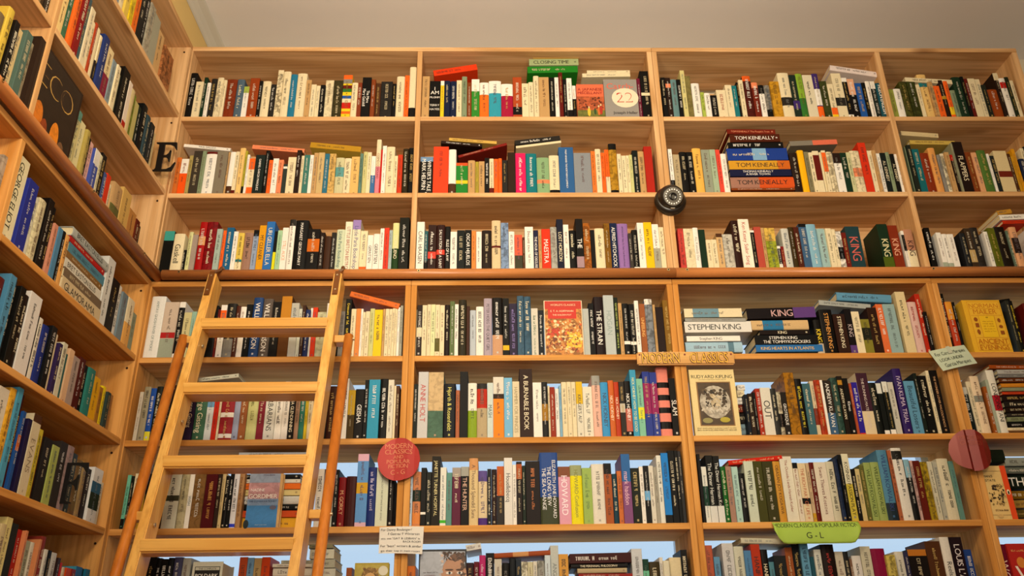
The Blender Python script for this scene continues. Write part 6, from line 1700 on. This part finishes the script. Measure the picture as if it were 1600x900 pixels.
# ------------------------------------------------------------------ signs, letters, camera
def carved_sign():
    w, h, t = .325, .046, .016; cx, cz = .9212, 2.5705
    root = empty('wooden_sign', (cx, -.001-t, cz-h/2)); tag(root, 'carved wooden name sign with gold letters screwed to the bookcase joint', 'sign')
    bm = bmesh.new(); bm_box(bm, -w/2, w/2, 0, t, 0, h)
    bmesh.ops.bevel(bm, geom=bm.edges[:], offset=.004, segments=2, affect='EDGES'); finish(bm, 'board', SIGNW, root)
    for s, x0, x1 in (('MODERN', -.146, -.02), ('CLASSICS', .014, .142)):
        mb, mo = MB(), MB(); tw = text_width(s); kx = (x1-x0)/tw
        put_text(mo, s, Vector((x0-.0019, -.0004, .0045)), X_*(kx*CAP/.034), Z_, .034, lin('4a260a'))
        put_text(mo, s, Vector((x0+.0019, -.0004, .0085)), X_*(kx*CAP/.034), Z_, .034, lin('4a260a'))
        put_text(mb, s, Vector((x0, -.0008, .0065)), X_*(kx*CAP/.034), Z_, .034, lin('e8b040'))
        obj('letter_outline', mo.mesh('letter_outline', [PRINT]), root); obj('lettering', mb.mesh('lettering', [PRINT]), root)
    for x in (-.154, -.003, .152):
        bm = bmesh.new(); rod(bm, (x, -.0015, h*.76), (x, .001, h*.76), .0032, 10); finish(bm, 'screw', plain('red_screw', '7a2014', .4), root)
carved_sign()

def disc_sign(cx, cz, r, folds, label, lines, tcol, hexc):
    root = empty('round_sign', (cx, -.004, cz-r)); tag(root, label, 'sign')
    m = plain('foil_card', hexc, .3, .5, .15, .12, 14)
    def yy(x): # crease profile across the disc
        for (xa, ya), (xb, yb) in zip(folds, folds[1:]):
            if xa <= x <= xb: return ya+(yb-ya)*(x-xa)/(xb-xa)
        return folds[-1][1]
    xs = sorted(set([-1+2*i/28 for i in range(29)]+[f[0] for f in folds])); bm = bmesh.new(); prev = None
    for x in xs:
        hh = math.sqrt(max(0, 1-x*x)); y = -yy(x)*r
        cur = [bm.verts.new((x*r, y, r-hh*r)), bm.verts.new((x*r, y, r+hh*r))] if hh > .01 else [bm.verts.new((x*r, y, r))]
        if prev: 
            if len(prev) == 1: bm.faces.new((prev[0], cur[0], cur[1]))
            elif len(cur) == 1: bm.faces.new((prev[0], cur[0], prev[1]))
            else: bm.faces.new((prev[0], cur[0], cur[1], prev[1]))
        prev = cur
    me = bpy.data.meshes.new('card'); bm.to_mesh(me); bm.free()
    o = obj('card', me, root, None, m); md = o.modifiers.new('thickness', 'SOLIDIFY'); md.thickness = .0012; md.offset = -1
    for s, v, ww, sz in lines:
        mb = MB()
        q = min(sz*r, ww*r*CAP/text_width(s)); tw = text_width(s)*q/CAP
        tmp = MB(); put_text(tmp, s, Vector((-tw/2, 0, r+v*r)), X_, Z_, q, lin(tcol))
        for f, c in zip(tmp.f, tmp.c):
            mb.face([(p[0], -yy(p[0]/r)*r-.0012, p[2]) for p in (tmp.v[i] for i in f)], c)
        obj('lettering', mb.mesh('lettering', [PRINT]), root)
L1 = [('MODERN', .5, 1.3, .24), ('CLASSICS', .24, 1.3, .22), ('AND', .02, .5, .16), ('POPULAR', -.2, 1.2, .18), ('FICTION', -.42, 1.0, .18), ('C - G', -.72, .7, .22)]
disc_sign(-.0186, 2.2404, .0675, [(-1, .05), (-.2, .12), (.3, .28), (.42, .2), (.72, .05), (1, .2)], 'pink round foil sign on the joint beside the ladder', L1, 'd88a68', 'ba4644')
disc_sign(1.8043, 2.2501, .0665, [(-1, .02), (-.62, .3), (-.3, .5), (-.1, .3), (.3, .42), (.6, .35), (1, .1)], 'dark red creased round foil sign on the right joint', [('MODERN', .5, 1.1, .2), ('CLASSICS', .24, 1.2, .18)], '9a4834', '7c201c')

def green_label():
    w, h = .268, .066; cx, z1 = 1.2705, 2.0345
    root = empty('green_label', (cx, -.003, z1-h)); tag(root, 'lime green paper label curling from the shelf edge', 'label')
    m = plain('green_paper', '9cba4a', .5, .3, 0, .08, 25)
    low = lambda u: h*.62*(abs(u)-.76)**2/.24**2 if abs(u) > .76 else 0
    paper_y = lambda u, v: -.004-.012*math.sin(v*1.9)-.004*u*u*v
    bm = bmesh.new(); rows = 10; cols = 22; grid = []
    for j in range(rows+1):
        v = j/rows; row_ = []
        for i in range(cols+1):
            u = i/cols*2-1
            row_.append(bm.verts.new((u*w/2, paper_y(u, v), h-(h-low(u))*v)))
        grid.append(row_)
    for j in range(rows):
        for i in range(cols): bm.faces.new((grid[j][i], grid[j][i+1], grid[j+1][i+1], grid[j+1][i]))
    me = bpy.data.meshes.new('paper'); bm.to_mesh(me); bm.free()
    for p in me.polygons: p.use_smooth = True
    o = obj('paper', me, root, None, m); md = o.modifiers.new('thickness', 'SOLIDIFY'); md.thickness = .0008
    for s, x0, x1, zb, sz in (('MODERN CLASSICS & POPULAR FICTION', -.131, .13, .0495, .0125), ('G - L', -.036, .018, .016, .0185)):
        mb = MB(); tw = text_width(s); tmp = MB(); put_text(tmp, s, Vector((x0, 0, zb)), X_*((x1-x0)/tw*CAP/sz), Z_, sz, lin('181c10'))
        for f, c in zip(tmp.f, tmp.c):
            mb.face([(p[0], paper_y(2*p[0]/w, (h-p[2])/(h-low(2*p[0]/w)))-.0012, p[2]) for p in (tmp.v[i] for i in f)], c)
        obj('lettering', mb.mesh('lettering', [PRINT]), root)
green_label()

def note(name, label, corners, lines, hexc, tcol, tape=None):
    """corners TL, TR, BR, BL as (x, z) on the case front"""
    P = [Vector((x, -.006-.004*i, z)) for i, (x, z) in enumerate(corners)]
    c = sum(P, Vector())/4; root = empty(name, (c.x, c.y, min(p.z for p in P))); po = Vector(root.location); tag(root, label, 'note')
    TL, TR, BR, BL = [p-po for p in P]; bil = lambda u, v: (TL*(1-u)+TR*u)*v+(BL*(1-u)+BR*u)*(1-v)
    n = (TR-TL).cross(BL-TL).normalized(); n = n if n.y < 0 else -n
    mb = MB(); N_ = 8; m = plain('note_paper', hexc, .7, .2, 0, .03)
    for i in range(N_):
        for j in range(4):
            q = [bil((i+a)/N_, (j+b)/4)+n*.004*math.sin((i+a)/N_*math.pi) for a, b in ((0, 0), (1, 0), (1, 1), (0, 1))]
            mb.face(q, (1, 1, 1))
    o = obj('card', mb.mesh('card', [m]), root); md = o.modifiers.new('thickness', 'SOLIDIFY'); md.thickness = .0006
    for s, u0, u1, v, sv in lines:
        mb = MB(); tmp = MB(); tw = text_width(s)
        put_text(tmp, s, Vector((u0, 0, v)), X_*((u1-u0)/tw*CAP/sv), Z_, sv, lin(tcol))
        for f, cc in zip(tmp.f, tmp.c):
            mb.face([bil(p[0], p[2])+n*(.004*math.sin(max(0, min(1, p[0]))*math.pi)+.0012) for p in (tmp.v[i] for i in f)], cc)
        obj('handwriting', mb.mesh('handwriting', [PRINT]), root)
    if tape:
        mb = MB(); u0, u1, v0, v1 = tape
        mb.face([bil(u0, v0)+n*.0052, bil(u1, v0)+n*.0052, bil(u1+.02, v1)+n*.0052, bil(u0+.02, v1)+n*.0052], (1, 1, 1))
        obj('tape', mb.mesh('tape', [plain('clear_tape', 'b8bca8', .15, .6)]), root)
note('shelf_note', 'small white handwritten card on the joint under the pink disc', [(-.0685, 2.0335), (.0665, 2.0335), (.064, 1.952), (-.0665, 1.955)],
     [('For Danny Boulanger/', .04, .74, .84, .09), ('F Genres/ F Winterson', .2, .92, .68, .09), ('etc. see "GAY & LESBIAN" in', .05, .93, .52, .07), ('BACK ROOM', .55, .95, .4, .07), ('For "beat" writers & similar', .04, .97, .23, .085), ('go their top in main room', .05, .95, .06, .07)], 'dcd8d0', '20201e')
note('shelf_note', 'pale green handwritten card taped across the right-hand joint', [(1.747, 2.592), (1.871, 2.613), (1.899, 2.546), (1.775, 2.518)],
     [('For Carcia Marquez', .08, .92, .68, .16), ('LOOK UNDER', .1, .76, .4, .14), ('Garcia Marquez', .14, .88, .12, .17)], 'b8c4ac', '1c241c', (.45, .56, .7, 1.05))

def dome_camera():
    cx, cz = .925, 3.176
    root = empty('security_camera', (cx, 0, cz-.055)); po = Vector((0, 0, .055)); tag(root, 'black dome security camera with ring of small white lights', 'camera')
    BLK = plain('camera_plastic', '1c1712', .35, .5); LENS = plain('lens_black', '050505', .08, .8)
    A = Matrix.Translation(po) @ Matrix.Rotation(R(90), 4, 'X')      # local +z -> -y
    bm = bmesh.new(); lathe(bm, [(.056, 0), (.0575, .006), (.057, .016), (.052, .024), (.046, .028), (.03, .03)], 40, A)
    finish(bm, 'base', BLK, root, None, True)
    aim = (Vector((.30, -2.707, 1.6))-Vector((cx, 0, cz))).normalized(); aim = (aim+Vector((.22, 0, .16))).normalized()
    q = Vector((0, 0, 1)).rotation_difference(aim).to_matrix().to_4x4(); B = Matrix.Translation(po+Vector((0, -.026, .004))) @ q @ Matrix.Scale(1.16, 4)
    bm = bmesh.new(); lathe(bm, [(.012, -.036)]+[(.041*math.cos(R(a)), .041*math.sin(R(a))) for a in range(-60, 42, 8)]+[(.0285, .0295), (.0265, .0285), (.0262, .0262)], 40, B)
    finish(bm, 'eyeball', BLK, root, None, True)
    bm = bmesh.new(); lathe(bm, [(.0285, .0285), (.0285, .0305), (.0268, .0305), (.0268, .0285)], 40, B); finish(bm, 'bezel', plain('camera_bezel', '6a655c', .3, .5, .5), root)
    bm = bmesh.new(); lathe(bm, [(.0125, .024), (.0125, .029), (.0105, .0305), (.008, .0305), (.006, .0285)], 28, B); lens = finish(bm, 'lens', LENS, root, None, True)
    LED = plain('led_white', 'fcfcf8', .25, .5)
    for i in range(18):
        a = i*2*math.pi/18
        bm = bmesh.new(); c = Vector((.0225*math.cos(a), .0225*math.sin(a), .0262)); lathe(bm, [(.0031, 0), (.0031, .0015), (.0018, .003)], 8, B @ Matrix.Translation(c)); finish(bm, 'led', LED, root)
        a += math.pi/18
        bm = bmesh.new(); c = Vector((.0178*math.cos(a), .0178*math.sin(a), .0262)); lathe(bm, [(.0015, 0), (.0015, .001), (.0008, .002)], 8, B @ Matrix.Translation(c)); finish(bm, 'led', LED, root)
    bm = bmesh.new(); bm_box(bm, -.0065, .0075, -.0375, -.031, .0085, .0145)
    for v in bm.verts: v.co.y += (v.co.z-.0115)*.5
    finish(bm, 'sticker', plain('sticker_grey', 'b0a898', .5), root)
    mb = MB(); quad(mb, Vector((-.005, -.0378, .0105)), X_, Z_, 0, .011, 0, .0012, (.1, .09, .08)); obj('sticker_print', mb.mesh('sticker_print', [PRINT]), root)
dome_camera()

# serif letters standing between the books of the left wall
E_POLY = [[(.02, 0), (.86, 0), (.98, .30), (.93, .30), (.80, .14), (.62, .07), (.40, .06), (.40, .49), (.52, .49), (.62, .43), (.66, .34), (.71, .34), (.71, .72), (.66, .72), (.62, .62), (.52, .555), (.40, .555), (.40, .94), (.62, .93), (.80, .87), (.90, .75), (.95, .75), (.90, 1), (.02, 1), (.02, .965), (.10, .95), (.15, .90), (.15, .10), (.10, .05), (.02, .035)]]
F_POLY = [[(.02, 0), (.58, 0), (.58, .035), (.46, .05), (.40, .10), (.40, .47), (.52, .47), (.62, .41), (.66, .32), (.71, .32), (.71, .70), (.66, .70), (.62, .60), (.52, .535), (.40, .535), (.40, .94), (.62, .93), (.80, .87), (.92, .74), (.97, .74), (.93, 1), (.02, 1), (.02, .965), (.10, .95), (.15, .90), (.15, .10), (.10, .05), (.02, .035)]]
M_LET = plain('letter_black', '0c0908', .4, .4)
ACRYL = glass_mat('clear_acrylic', (.97, .97, .95, 1))
def letter(poly, x0, y, z0, w, h, label, zshelf, px0, px1):
    root = empty('shelf_letter', ((px0+px1)/2, y, zshelf)); po = Vector(root.location); tag(root, label, 'letter')
    bm = bmesh.new()
    for pl in poly:
        f = [bm.verts.new((x0+u*w-po.x, -.006, z0+v*h-po.z)) for u, v in pl]; b = [bm.verts.new((x0+u*w-po.x, 0, z0+v*h-po.z)) for u, v in pl]
        tri = tessellate_polygon([[Vector((u, v, 0)) for u, v in pl]])
        for t in tri: bm.faces.new([f[i] for i in t]); bm.faces.new([b[i] for i in t[::-1]])
        for i in range(len(f)): bm.faces.new((f[i], f[(i+1) % len(f)], b[(i+1) % len(b)], b[i]))
    finish(bm, 'letter_shape', M_LET, root)
    board('acrylic_plate', px0, px1, y+.0005, y+.0025, zshelf+.001, z0+h+.012, ACRYL, root, 0, po)
letter(E_POLY, -.935, -.06, 3.272, .082, .122, 'black serif letter E on a clear plate in the corner', SH[2], -1.0, -.866)
letter(F_POLY, -.925, -.30, 2.058, .085, .112, 'black serif letter F on a clear plate on the left wall', SH[6], -1.0, -.858)
